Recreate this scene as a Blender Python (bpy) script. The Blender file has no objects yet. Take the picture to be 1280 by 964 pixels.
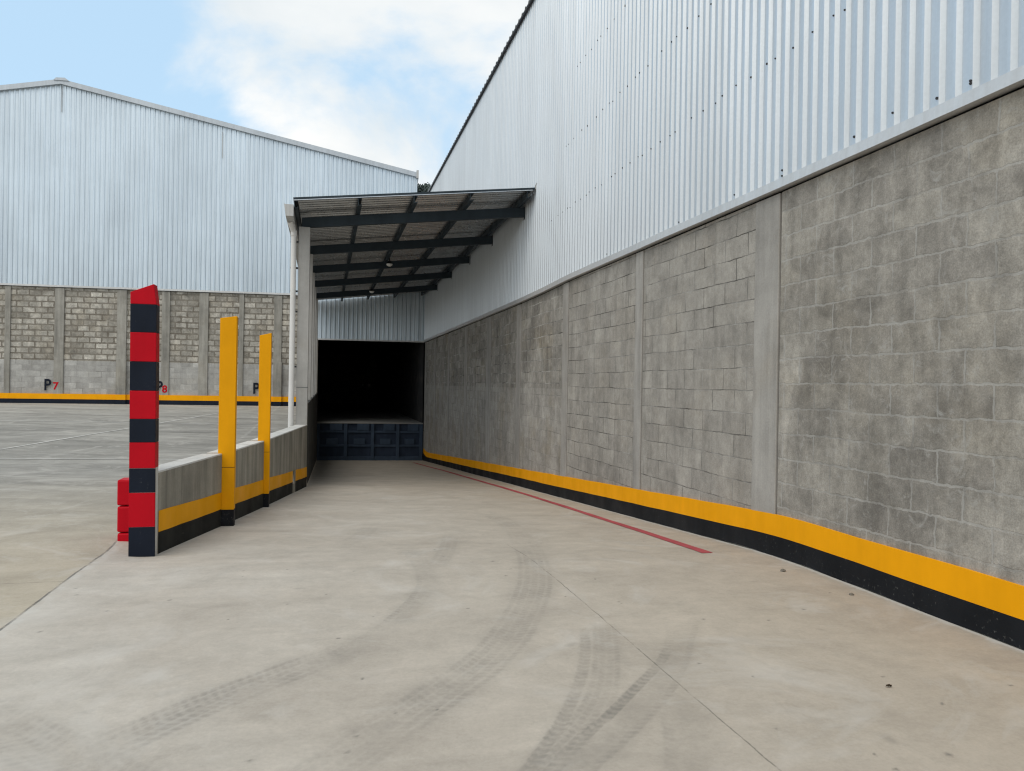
import bpy, math, random
import numpy as np
from mathutils import Matrix, Vector

random.seed(7)
rng = np.random.default_rng(11)
scene = bpy.context.scene
COL = scene.collection

# ------------------------------------------------------------------ helpers
ORIGIN = {}


def link(o, parent=None):
    COL.objects.link(o)
    if parent is not None:
        o.parent = parent
    return o


def tag(o, label=None, cat=None, group=None, kind=None):
    if label: o['label'] = label
    if cat: o['category'] = cat
    if group: o['group'] = group
    if kind: o['kind'] = kind
    return o


def empty(name, loc, label, cat, group=None, rz=0.0, local=False):
    o = bpy.data.objects.new(name, None)
    o.empty_display_size = 0.2
    o.location = loc
    o.rotation_euler = (0, 0, rz)
    link(o)
    ORIGIN[o.name] = (0, 0, 0) if local else tuple(loc)
    return tag(o, label, cat, group)


class MB:
    """collects quads, boxes, tubes; links them as one mesh"""
    def __init__(self):
        self.v = []; self.f = []; self.uv = []; self.tone = []; self.t = 0.5; self.mi = []; self.m = 0; self.smooth = False

    def quad(self, a, b, c, d, uv=None):
        n = len(self.v)
        self.v += [tuple(a), tuple(b), tuple(c), tuple(d)]
        self.f.append((n, n + 1, n + 2, n + 3))
        self.uv.append(uv or ((0, 0), (1, 0), (1, 1), (0, 1)))
        self.tone.append(self.t); self.mi.append(self.m)

    def ngon(self, pts):
        n = len(self.v)
        self.v += [tuple(p) for p in pts]
        self.f.append(tuple(range(n, n + len(pts))))
        self.uv.append(tuple((p[0], p[2]) for p in pts))
        self.tone.append(self.t); self.mi.append(self.m)

    def hexa(self, b, t):
        """b: four bottom points counter-clockwise from above, t: four top points"""
        def L(p, q): return math.dist(p, q)
        for i in range(4):
            j = (i + 1) % 4
            w = L(b[i], b[j]); z0 = b[i][2]; z1 = t[i][2]; z2 = b[j][2]; z3 = t[j][2]
            ax = 0 if abs(b[i][0] - b[j][0]) > abs(b[i][1] - b[j][1]) else 1
            self.quad(b[i], b[j], t[j], t[i], ((b[i][ax], z0), (b[j][ax], z2), (t[j][ax], z3), (t[i][ax], z1)))
        self.quad(t[0], t[1], t[2], t[3], tuple((p[0], p[1]) for p in t))
        self.quad(b[3], b[2], b[1], b[0], tuple((p[0], p[1]) for p in (b[3], b[2], b[1], b[0])))

    def box(self, x0, x1, y0, y1, z0, z1):
        self.hexa([(x0, y0, z0), (x1, y0, z0), (x1, y1, z0), (x0, y1, z0)],
                  [(x0, y0, z1), (x1, y0, z1), (x1, y1, z1), (x0, y1, z1)])

    def tube(self, a, b, r0, r1=None, n=14, caps=True):
        r1 = r0 if r1 is None else r1
        a = Vector(a); b = Vector(b); d = (b - a).normalized()
        s = d.orthogonal().normalized(); q = d.cross(s)
        ra = []; rb = []
        for i in range(n):
            w = 2 * math.pi * i / n
            e = s * math.cos(w) + q * math.sin(w)
            ra.append(a + e * r0); rb.append(b + e * r1)
        for i in range(n):
            j = (i + 1) % n
            self.quad(ra[i], ra[j], rb[j], rb[i])
        if caps:
            self.ngon(list(reversed(ra))); self.ngon(rb)

    def build(self, name, mat, parent=None, bevel=0.0, local=False):
        off = (0, 0, 0)
        if parent is not None and not local:
            off = ORIGIN.get(parent.name, (0, 0, 0))
        vs = [(p[0] - off[0], p[1] - off[1], p[2] - off[2]) for p in self.v]
        me = bpy.data.meshes.new(name)
        me.from_pydata(vs, [], self.f)
        uvl = me.uv_layers.new(name='UVMap')
        flat = [c for u in self.uv for p in u for c in p]
        uvl.data.foreach_set('uv', flat)
        at = me.attributes.new('tone', 'FLOAT', 'FACE')
        at.data.foreach_set('value', self.tone)
        mats = mat if isinstance(mat, (list, tuple)) else [mat]
        for m in mats: me.materials.append(m)
        me.polygons.foreach_set('material_index', self.mi)
        if self.smooth:
            me.polygons.foreach_set('use_smooth', [True] * len(me.polygons))
        me.update()
        o = bpy.data.objects.new(name, me)
        link(o, parent)
        ORIGIN[o.name] = off
        if bevel:
            import bmesh
            bm = bmesh.new(); bm.from_mesh(me)
            bmesh.ops.remove_doubles(bm, verts=bm.verts, dist=1e-5)
            bm.to_mesh(me); bm.free()
            bv = o.modifiers.new('bevel', 'BEVEL'); bv.width = bevel; bv.segments = 2; bv.limit_method = 'ANGLE'
        return o


def lerp_table(tab, x):
    return float(np.interp(x, [t[0] for t in tab], [t[1] for t in tab]))


def vnoise(n, scale, seed=0):
    """smooth 1-D noise of n samples"""
    r = np.random.default_rng(seed)
    k = max(4, int(n / scale) + 4)
    return np.interp(np.linspace(0, k - 2, n), np.arange(k), r.uniform(-1, 1, k))


# ------------------------------------------------------------------ material helpers
def mat(name):
    m = bpy.data.materials.new(name)
    m.use_nodes = True
    nt = m.node_tree
    return m, nt, nt.nodes['Principled BSDF']


def N(nt, typ, **kw):
    n = nt.nodes.new(typ)
    for k, v in kw.items():
        setattr(n, k, v)
    return n


def setin(n, **kw):
    for k, v in kw.items():
        n.inputs[k.replace('_', ' ')].default_value = v
    return n


def L(nt, a, b):
    nt.links.new(a, b)


def noise(nt, vec, scale, detail=5, rough=0.55, dist=0.0):
    n = N(nt, 'ShaderNodeTexNoise')
    setin(n, Scale=scale, Detail=detail, Roughness=rough, Distortion=dist)
    if vec is not None: L(nt, vec, n.inputs['Vector'])
    return n.outputs['Fac']


def mapr(nt, val, a, b, c=0.0, d=1.0, smooth=False):
    n = N(nt, 'ShaderNodeMapRange')
    if smooth: n.interpolation_type = 'SMOOTHSTEP'
    n.inputs['From Min'].default_value = a; n.inputs['From Max'].default_value = b
    n.inputs['To Min'].default_value = c; n.inputs['To Max'].default_value = d
    L(nt, val, n.inputs['Value'])
    return n.outputs['Result']


def math2(nt, op, a, b=None, clamp=False):
    n = N(nt, 'ShaderNodeMath', operation=op)
    n.use_clamp = clamp
    for i, s in enumerate((a, b)):
        if s is None: continue
        if isinstance(s, (int, float)): n.inputs[i].default_value = s
        else: L(nt, s, n.inputs[i])
    return n.outputs[0]


def mixc(nt, fac, a, b, mode='MIX'):
    n = N(nt, 'ShaderNodeMix', data_type='RGBA', blend_type=mode)
    if isinstance(fac, (int, float)): n.inputs[0].default_value = fac
    else: L(nt, fac, n.inputs[0])
    for i, s in ((6, a), (7, b)):
        if isinstance(s, tuple): n.inputs[i].default_value = (*s, 1.0) if len(s) == 3 else s
        else: L(nt, s, n.inputs[i])
    return n.outputs[2]


def mapping(nt, vec, scale=(1, 1, 1), loc=(0, 0, 0)):
    n = N(nt, 'ShaderNodeMapping')
    n.inputs['Scale'].default_value = scale; n.inputs['Location'].default_value = loc
    L(nt, vec, n.inputs['Vector'])
    return n.outputs[0]


def bump(nt, bsdf, h, strength=0.3, dist=0.01):
    b = N(nt, 'ShaderNodeBump')
    b.inputs['Strength'].default_value = strength; b.inputs['Distance'].default_value = dist
    L(nt, h, b.inputs['Height']); L(nt, b.outputs[0], bsdf.inputs['Normal'])


def N_rot(nt, vec, ang):
    n = N(nt, 'ShaderNodeVectorRotate', rotation_type='Z_AXIS'); L(nt, vec, n.inputs['Vector']); n.inputs['Angle'].default_value = ang
    return n.outputs[0]


def objco(nt):
    return N(nt, 'ShaderNodeTexCoord').outputs['Object']


def geo_pos(nt):
    return N(nt, 'ShaderNodeNewGeometry').outputs['Position']


def paint_mat(name, col, rough=0.45, dirt=0.25, wear=0.0, wearcol=(0.3, 0.3, 0.28), spec=0.12, scale=1.0):
    m, nt, b = mat(name)
    p = geo_pos(nt)
    n1 = noise(nt, p, 2.3 * scale, 6)
    n2 = noise(nt, mapping(nt, p, (9 * scale, 9 * scale, 1.2 * scale)), 1.0, 5)
    f = mapr(nt, n1, 0.35, 0.75, 1.0, 1.0 - dirt)
    f2 = mapr(nt, n2, 0.4, 0.75, 1.0, 1.0 - dirt * 0.6)
    ff = math2(nt, 'MULTIPLY', f, f2)
    c = mixc(nt, 1.0, col, ff, 'MULTIPLY')
    if wear:
        w = noise(nt, p, 38 * scale, 6, 0.7)
        w2 = noise(nt, p, 4.0, 3)
        wm = math2(nt, 'MULTIPLY', mapr(nt, w, 0.60, 0.66), mapr(nt, w2, 0.45, 0.65))
        c = mixc(nt, math2(nt, 'MULTIPLY', wm, wear), c, wearcol)
    L(nt, c, b.inputs['Base Color'])
    rr = mapr(nt, n1, 0.3, 0.7, rough - 0.08, rough + 0.15)
    L(nt, rr, b.inputs['Roughness'])
    b.inputs['Specular IOR Level'].default_value = spec
    bump(nt, b, noise(nt, p, 60, 4), 0.12, 0.004)
    return m


def concrete_mat(name, col, dirt=0.3, streak=0.25, grain=0.25, rough=0.85, warm=(0.30, 0.26, 0.20), formwork=0.0):
    m, nt, b = mat(name)
    p = geo_pos(nt)
    big = noise(nt, p, 0.9, 7, 0.6, 0.3)
    med = noise(nt, p, 5.5, 7, 0.65)
    fine = noise(nt, p, 70, 4, 0.7)
    st = noise(nt, mapping(nt, p, (7, 7, 0.55)), 1.0, 6, 0.65)
    f = math2(nt, 'MULTIPLY', mapr(nt, big, 0.3, 0.72, 1.0 + dirt * 0.4, 1.0 - dirt), mapr(nt, med, 0.3, 0.7, 1.08, 0.92))
    f = math2(nt, 'MULTIPLY', f, mapr(nt, st, 0.35, 0.72, 1.0 + streak * .3, 1.0 - streak))
    f = math2(nt, 'MULTIPLY', f, mapr(nt, fine, 0.25, 0.75, 1.0 - grain * .5, 1.0 + grain * .5))
    c = mixc(nt, 1.0, col, f, 'MULTIPLY')
    wm = mapr(nt, noise(nt, p, 1.7, 5, 0.6), 0.52, 0.75, 0.0, 0.35)
    c = mixc(nt, wm, c, mixc(nt, 1.0, warm, f, 'MULTIPLY'))
    L(nt, c, b.inputs['Base Color'])
    b.inputs['Roughness'].default_value = rough
    b.inputs['Specular IOR Level'].default_value = 0.25
    h = math2(nt, 'ADD', math2(nt, 'MULTIPLY', fine, 0.5), med)
    bump(nt, b, h, 0.35, 0.006)
    return m


def block_mat(name, c1, c2, mortar_light, mortar_dark, dark_mix=0.5, bw=0.40, bh=0.20, ms=0.006, warp=0.008,
              stain=0.35, smear=0.5, msmooth=0.25, depth=0.008, light_patch=0.3, joint_fade=0.5, streakz=0.3, warmc=(0.32, 0.27, 0.19), jstr=0.9):
    m, nt, b = mat(name)
    uv = N(nt, 'ShaderNodeTexCoord').outputs['UV']
    p = geo_pos(nt)
    # ragged edges: warp the coordinates a little
    wn = N(nt, 'ShaderNodeTexNoise'); setin(wn, Scale=14.0, Detail=4.0, Roughness=0.6)
    L(nt, p, wn.inputs['Vector'])
    wn2 = N(nt, 'ShaderNodeTexNoise'); setin(wn2, Scale=1.6, Detail=2.0)
    L(nt, p, wn2.inputs['Vector'])
    def off(src, amt):
        s = N(nt, 'ShaderNodeVectorMath', operation='SUBTRACT'); L(nt, src.outputs['Color'], s.inputs[0]); s.inputs[1].default_value = (.5, .5, .5)
        k = N(nt, 'ShaderNodeVectorMath', operation='SCALE'); L(nt, s.outputs[0], k.inputs[0]); k.inputs['Scale'].default_value = amt
        return k.outputs[0]
    a1 = N(nt, 'ShaderNodeVectorMath', operation='ADD'); L(nt, uv, a1.inputs[0]); L(nt, off(wn, warp * 2.2), a1.inputs[1])
    a2 = N(nt, 'ShaderNodeVectorMath', operation='ADD'); L(nt, a1.outputs[0], a2.inputs[0]); L(nt, off(wn2, 0.035), a2.inputs[1])
    br = N(nt, 'ShaderNodeTexBrick')
    br.offset = 0.5
    setin(br, Scale=1.0, Mortar_Size=ms, Mortar_Smooth=msmooth, Brick_Width=bw, Row_Height=bh, Bias=0.0)
    br.inputs['Color1'].default_value = (0, 0, 0, 1); br.inputs['Color2'].default_value = (1, 1, 1, 1); br.inputs['Mortar'].default_value = (.5, .5, .5, 1)
    L(nt, a2.outputs[0], br.inputs['Vector'])
    fac = br.outputs['Fac']
    brand = N(nt, 'ShaderNodeSeparateColor'); L(nt, br.outputs['Color'], brand.inputs[0])
    r = brand.outputs[0]
    blockc = mixc(nt, r, c1, c2)
    # broad stains, patches, speckle
    big = noise(nt, p, 0.8, 7, 0.62, 0.6)
    med = noise(nt, p, 4.5, 8, 0.68, 0.4)
    fine = noise(nt, p, 85, 4, 0.75)
    st = noise(nt, mapping(nt, p, (5.5, 5.5, 0.8)), 1.0, 6, 0.65)
    f = math2(nt, 'MULTIPLY', mapr(nt, big, 0.3, 0.7, 1.0 + stain * .35, 1.0 - stain * .6), mapr(nt, med, 0.28, 0.72, 1.0 + stain * .55, 1.0 - stain * .7))
    f = math2(nt, 'MULTIPLY', f, mapr(nt, st, 0.35, 0.7, 1.0 + streakz * .3, 1.0 - streakz * .6))
    f = math2(nt, 'MULTIPLY', f, mapr(nt, fine, 0.25, 0.75, 0.74, 1.26))
    f = math2(nt, 'MULTIPLY', f, mapr(nt, noise(nt, p, 19, 6, 0.72, 0.3), 0.3, 0.7, 1.0 + stain * .3, 1.0 - stain * .38))
    c = mixc(nt, 1.0, blockc, f, 'MULTIPLY')
    # warm patches
    wp = mapr(nt, noise(nt, p, 1.3, 5, 0.6), 0.5, 0.72, 0.0, 0.5)
    c = mixc(nt, wp, c, mixc(nt, 1.0, warmc, f, 'MULTIPLY'))
    # pale mortar smears
    sm = math2(nt, 'MULTIPLY', mapr(nt, noise(nt, p, 6.5, 8, 0.7, 1.2), 0.56, 0.72), smear)
    c = mixc(nt, sm, c, mortar_light)
    sc = math2(nt, 'MULTIPLY', mapr(nt, noise(nt, mapping(nt, p, (3, 3, 5)), 2.2, 9, 0.78, 2.0), 0.57, 0.66), smear * 0.8)
    c = mixc(nt, sc, c, mixc(nt, 0.5, mortar_light, warmc))
    dk = math2(nt, 'MULTIPLY', mapr(nt, noise(nt, p, 5.0, 8, 0.75, 1.5), 0.56, 0.68), stain * 0.45)
    c = mixc(nt, dk, c, mixc(nt, 0.35, c1, (0.03, 0.03, 0.028)))
    pit = mapr(nt, noise(nt, p, 150, 2, 0.5), 0.66, 0.72, 0.0, 0.45)
    c = mixc(nt, pit, c, (0.05, 0.048, 0.042))
    # joints: some open and dark, some flush and pale
    jm = mapr(nt, noise(nt, p, 2.0, 5, 0.65), 0.5 - 0.22 + (1 - dark_mix) * 0.3, 0.5 + (1 - dark_mix) * 0.3 - 0.02 + 0.1)
    jc = mixc(nt, jm, mortar_light, mortar_dark)
    vis = mapr(nt, noise(nt, p, 3.1, 6, 0.65), 0.28, 0.28 + 0.02 + joint_fade * 0.5)
    jf = math2(nt, 'MULTIPLY', math2(nt, 'MULTIPLY', fac, vis), jstr)
    c = mixc(nt, jf, c, mixc(nt, 1.0, jc, mapr(nt, med, .3, .7, 1.15, .85), 'MULTIPLY'))
    L(nt, c, b.inputs['Base Color'])
    b.inputs['Roughness'].default_value = 0.92
    b.inputs['Specular IOR Level'].default_value = 0.15
    h = math2(nt, 'SUBTRACT', math2(nt, 'ADD', math2(nt, 'MULTIPLY', fine, 0.35), math2(nt, 'MULTIPLY', med, 0.5)), math2(nt, 'MULTIPLY', jf, 1.0))
    bump(nt, b, h, 0.55, depth)
    return m


def metal_mat(name, col, rough=0.38, metallic=0.75, dirt=0.12, panel=0.05, bumpy=0.15):
    m, nt, b = mat(name)
    p = geo_pos(nt)
    tone = N(nt, 'ShaderNodeAttribute', attribute_name='tone').outputs['Fac']
    big = noise(nt, mapping(nt, p, (1, 1, 0.6)), 0.55, 5, 0.6)
    st = noise(nt, mapping(nt, p, (11, 11, 0.35)), 1.0, 5, 0.6)
    f = math2(nt, 'MULTIPLY', mapr(nt, big, 0.3, 0.7, 1.0 + dirt * .4, 1.0 - dirt), mapr(nt, st, 0.35, 0.7, 1.0, 1.0 - dirt))
    f = math2(nt, 'MULTIPLY', f, mapr(nt, tone, 0, 1, 1.0 - panel, 1.0 + panel))
    f = math2(nt, 'MULTIPLY', f, mapr(nt, noise(nt, p, 45, 3), .3, .7, .97, 1.03))
    c = mixc(nt, 1.0, col, f, 'MULTIPLY')
    L(nt, c, b.inputs['Base Color'])
    b.inputs['Metallic'].default_value = metallic
    L(nt, mapr(nt, st, 0.3, 0.7, rough - 0.05, rough + 0.1), b.inputs['Roughness'])
    bump(nt, b, noise(nt, mapping(nt, p, (2.2, 2.2, 0.9)), 1.0, 3), bumpy, 0.03)
    return m


# ------------------------------------------------------------------ materials
M = {}
M['block_near'] = block_mat('rough_grey_block', (0.295, 0.277, 0.250), (0.385, 0.362, 0.322), (0.41, 0.402, 0.38), (0.10, 0.093, 0.082),
                            dark_mix=0.25, ms=0.0085, warp=0.019, stain=0.50, smear=0.85, depth=0.014, joint_fade=0.42, streakz=0.4, jstr=0.62, warmc=(0.35, 0.315, 0.255))
M['block_mid'] = block_mat('grey_block', (0.325, 0.307, 0.279), (0.390, 0.369, 0.334), (0.43, 0.42, 0.395), (0.07, 0.066, 0.058),
                           dark_mix=0.92, ms=0.0055, warp=0.007, stain=0.34, smear=0.4, depth=0.012, joint_fade=0.35, streakz=0.3, warmc=(0.365, 0.33, 0.28))
M['block_far'] = block_mat('dark_stained_block', (0.275, 0.26, 0.236), (0.385, 0.366, 0.332), (0.46, 0.45, 0.42), (0.05, 0.047, 0.042),
                           dark_mix=0.7, ms=0.0085, warp=0.010, stain=0.5, smear=0.6, depth=0.012, joint_fade=0.35, streakz=0.35)
M['block_lower'] = block_mat('rendered_block', (0.345, 0.328, 0.30), (0.40, 0.382, 0.352), (0.40, 0.39, 0.37), (0.10, 0.095, 0.085),
                             dark_mix=0.8, ms=0.005, warp=0.008, stain=0.35, smear=0.4, depth=0.008, joint_fade=0.6, streakz=0.32, jstr=0.75)
M['block_rough'] = block_mat('exposed_pale_block', (0.33, 0.31, 0.272), (0.57, 0.545, 0.49), (0.23, 0.212, 0.18), (0.14, 0.122, 0.097),
                             dark_mix=0.7, ms=0.026, warp=0.026, stain=0.6, smear=0.3, depth=0.02, joint_fade=0.16, streakz=0.4, msmooth=0.15,
                             warmc=(0.36, 0.30, 0.21))
M['block_smooth'] = block_mat('washed_grey_block', (0.36, 0.355, 0.34), (0.50, 0.495, 0.475), (0.40, 0.395, 0.375), (0.20, 0.196, 0.185),
                              dark_mix=0.7, ms=0.012, warp=0.006, stain=0.25, smear=0.25, depth=0.004, joint_fade=0.6, streakz=0.25, warmc=(0.38, 0.355, 0.30))
M['concrete'] = concrete_mat('cast_concrete', (0.375, 0.36, 0.335), 0.25, 0.25)
M['concrete_lower'] = concrete_mat('formed_concrete', (0.35, 0.34, 0.318), 0.3, 0.32)
M['concrete_facade'] = concrete_mat('facade_column_concrete', (0.35, 0.338, 0.305), 0.35, 0.35)
M['concrete_wall'] = concrete_mat('ramp_wall_concrete', (0.345, 0.33, 0.285), 0.3, 0.5)
M['concrete_cap'] = concrete_mat('pale_concrete', (0.62, 0.615, 0.59), 0.2, 0.1)
M['concrete_column'] = concrete_mat('smooth_column_concrete', (0.42, 0.415, 0.40), 0.12, 0.12, 0.12)
M['yellow'] = paint_mat('yellow_paint', (0.93, 0.40, 0.002), 0.5, 0.12, 0.0)
M['yellow_post'] = paint_mat('yellow_post_paint', (0.86, 0.385, 0.003), 0.5, 0.12, 0.0)
M['black'] = paint_mat('black_paint', (0.014, 0.016, 0.020), 0.5, 0.4, 0.55, (0.16, 0.16, 0.15))
M['black_wall'] = paint_mat('weathered_black_paint', (0.026, 0.028, 0.027), 0.65, 0.5, 0.5, (0.12, 0.12, 0.11))
M['navy'] = paint_mat('navy_paint', (0.012, 0.017, 0.030), 0.45, 0.3, 0.15)
M['red'] = paint_mat('red_paint', (0.52, 0.003, 0.014), 0.45, 0.15)
M['red_line'] = paint_mat('worn_red_paint', (0.43, 0.085, 0.10), 0.6, 0.3, 0.8, (0.40, 0.36, 0.32))
M['white_line'] = paint_mat('faded_white_paint', (0.62, 0.61, 0.58), 0.7, 0.3, 0.5, (0.36, 0.345, 0.31))
M['void'] = paint_mat('dark_gap', (0.03, 0.029, 0.027), 0.9, 0.2)
M['shade_concrete'] = concrete_mat('shade_dark_concrete', (0.055, 0.057, 0.055), 0.3, 0.4)  # plain concrete coloured near-black to carry the shade of ramp wall and slot
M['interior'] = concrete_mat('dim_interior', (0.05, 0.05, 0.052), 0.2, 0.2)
M['interior_floor'] = concrete_mat('interior_floor', (0.26, 0.26, 0.255), 0.2, 0.1)
M['steel'] = paint_mat('slate_blue_steel', (0.042, 0.058, 0.072), 0.5, 0.25, 0.1)
M['dock'] = paint_mat('navy_dock_steel', (0.062, 0.092, 0.14), 0.5, 0.3, 0.25, (0.12, 0.13, 0.14))
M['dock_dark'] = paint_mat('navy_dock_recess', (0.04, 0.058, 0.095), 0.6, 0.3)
M['zinc_right'] = metal_mat('aluzinc_sheet', (0.635, 0.68, 0.72), 0.44, 0.62, 0.07, 0.03, 0.06)
M['zinc_facade'] = metal_mat('aluzinc_sheet_weathered', (0.66, 0.745, 0.815), 0.36, 0.8, 0.12, 0.05, 0.14)
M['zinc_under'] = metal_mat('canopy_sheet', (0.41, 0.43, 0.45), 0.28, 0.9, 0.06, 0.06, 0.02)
M['flashing'] = metal_mat('folded_flashing', (0.66, 0.665, 0.665), 0.45, 0.4, 0.12, 0.02, 0.2)
M['fascia'] = metal_mat('ridge_fascia', (0.50, 0.545, 0.59), 0.45, 0.5, 0.12, 0.02, 0.1)
M['gutter'] = metal_mat('gutter_sheet', (0.55, 0.55, 0.54), 0.45, 0.5, 0.25, 0.0, 0.1)
M['pvc'] = paint_mat('white_pvc', (0.74, 0.74, 0.73), 0.35, 0.10)
M['screw'] = paint_mat('screw_head', (0.05, 0.05, 0.055), 0.5, 0.2)
M['lamp_black'] = paint_mat('lamp_housing', (0.02, 0.02, 0.022), 0.5, 0.2)
M['lamp_white'] = paint_mat('lamp_globe', (0.80, 0.80, 0.78), 0.3, 0.05)
M['plate'] = paint_mat('pale_plate', (0.75, 0.75, 0.74), 0.5, 0.1)
M['leaf_dry'] = paint_mat('dry_leaf', (0.05, 0.035, 0.02), 0.8, 0.3)
M['clod'] = paint_mat('mortar_crumb', (0.20, 0.18, 0.15), 0.9, 0.3)

# ------------------------------------------------------------------ ground levels (metres)
def ramp_right(Y):
    return np.where(Y < 5.0, 0.0, np.where(Y < 6.0, -0.0665 * (Y - 5.0) ** 2 / 2, -0.0665 * (Y - 5.5)))


LEFT_T = [(0, 0), (5.9, 0), (6.6, -0.055), (8.2, -0.125), (9.94, -0.215), (13.74, -0.47), (28.7, -1.53), (60, -1.6)]
WALL_T = [(-500, -1.31), (6.6, -1.31), (8.2, -1.01), (9.94, -0.735), (13.74, -0.30), (60, -0.30)]   # inner face of the ramp wall


def ramp_left(Y):
    return np.interp(Y, [t[0] for t in LEFT_T], [t[1] for t in LEFT_T])


def wall_x(Y):
    return np.interp(Y, [t[0] for t in WALL_T], [t[1] for t in WALL_T])


def lot_z(Y):
    return np.interp(Y, [-500, 6.5, 29.5, 600], [0.0, 0.0, 0.475, 0.475])


def ramp_z(X, Y):
    w = wall_x(Y)
    t = np.clip((X - w) / (3.6 - w), 0, 1)
    r = np.minimum(ramp_right(np.asarray(Y, float)), 0)
    r = np.maximum(r, -1.545)
    return ramp_left(Y) * (1 - t) + r * t


# ------------------------------------------------------------------ tyre marks and stains (a stain layer on the concrete)
def spline(pts, n=160):
    P = np.array(pts, float)
    P = np.vstack([2 * P[0] - P[1], P, 2 * P[-1] - P[-2]])
    out = []
    for i in range(1, len(P) - 2):
        t = np.linspace(0, 1, n, endpoint=False)[:, None]
        p0, p1, p2, p3 = P[i - 1], P[i], P[i + 1], P[i + 2]
        out.append(0.5 * ((2 * p1) + (-p0 + p2) * t + (2 * p0 - 5 * p1 + 4 * p2 - p3) * t ** 2 + (-p0 + 3 * p1 - 3 * p2 + p3) * t ** 3))
    return np.vstack(out)


def hash_noise(x, y, s, seed):
    """cheap value noise on arrays"""
    x = x * s; y = y * s
    xi = np.floor(x).astype(np.int64); yi = np.floor(y).astype(np.int64)
    fx = x - xi; fy = y - yi
    fx = fx * fx * (3 - 2 * fx); fy = fy * fy * (3 - 2 * fy)
    def h(a, b):
        n = (a * 374761393 + b * 668265263 + seed * 974711) & 0x7fffffff
        n = ((n ^ (n >> 13)) * 1274126177) & 0x7fffffff
        return ((n ^ (n >> 16)) & 0xffff) / 65535.0
    return (h(xi, yi) * (1 - fx) + h(xi + 1, yi) * fx) * (1 - fy) + (h(xi, yi + 1) * (1 - fx) + h(xi + 1, yi + 1) * fx) * fy


def fbm(x, y, s, seed, o=4):
    r = 0; a = 0.5; t = 0
    for k in range(o):
        r = r + a * hash_noise(x, y, s * 2 ** k, seed + k); t += a; a *= 0.5
    return r / t


TRACKS = [  # points, width, strength, ribs, (fade-in length, fade-out length), profile
    ([(0.59, 7.0), (0.69, 6.39), (0.72, 5.7), (0.7, 5.22), (0.63, 4.89), (0.52, 4.59), (0.37, 4.27), (0.2, 3.99), (-0.01, 3.73), (-0.22, 3.59)], 0.17, 0.34, 3, (1.6, 0.5), 'right'),
    ([(0.30, 4.05), (0.11, 3.9), (-0.22, 3.61), (-0.51, 3.33), (-0.7, 3.12), (-0.95, 2.85)], 0.25, 0.36, 5, (0.5, 0.5), 'full'),
    ([(1.32, 7.93), (1.0, 6.32), (0.77, 5.46)], 0.17, 0.20, 3, (1.2, 0.5), 'full'),
    ([(1.86, 7.27), (1.64, 5.96), (1.46, 5.2), (1.32, 4.76), (1.15, 4.34), (0.95, 3.92), (0.74, 3.58), (0.54, 3.33), (0.38, 3.14), (0.24, 2.97), (0.11, 2.8), (0.01, 2.69), (-0.2, 2.45)], 0.27, 0.30, 5, (1.6, 0.1), 'full'),
    ([(1.44, 4.07), (1.3, 3.66), (1.2, 3.41), (1.07, 3.15), (0.93, 2.9), (0.81, 2.72), (0.69, 2.55), (0.5, 2.3)], 0.06, 0.40, 1, (0.3, 0.1), 'full'),
    ([(1.61, 4.22), (1.47, 3.82), (1.35, 3.49), (1.21, 3.17), (1.06, 2.93), (0.9, 2.73), (0.74, 2.55), (0.5, 2.3)], 0.15, 0.36, 4, (0.5, 0.1), 'full'),
    ([(2.0, 4.15), (1.81, 3.75), (1.63, 3.47), (1.41, 3.22), (1.21, 3.0), (1.02, 2.81), (0.87, 2.66), (0.76, 2.54), (0.5, 2.28)], 0.055, 0.48, 1, (1.0, 0.1), 'full'),
    ([(2.12, 4.4), (2.08, 4.1), (1.87, 3.74), (1.67, 3.42), (1.47, 3.15), (1.27, 2.93), (1.09, 2.75), (0.95, 2.62), (0.84, 2.51), (0.6, 2.28)], 0.16, 0.46, 3, (1.1, 0.1), 'left'),
    ([(1.75, 3.8), (1.68, 3.53), (1.52, 3.06), (1.4, 2.73), (1.27, 2.43), (1.15, 2.1)], 0.22, 0.24, 3, (0.6, 0.1), 'right'),
    ([(-1.6, 3.7), (-1.29, 3.39), (-1.07, 3.18), (-0.88, 2.99), (-0.71, 2.81), (-0.4, 2.5)], 0.30, 0.24, 5, (0.5, 0.1), 'full'),
    ([(0.55, 8.6), (0.40, 7.6), (0.1, 6.6)], 0.2, 0.14, 3, (0.7, 0.6), 'full'),
    ([(1.9, 9.5), (1.95, 8.4), (1.86, 7.27), (1.7, 6.4)], 0.25, 0.14, 4, (0.8, 0.6), 'full'),
]


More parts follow.
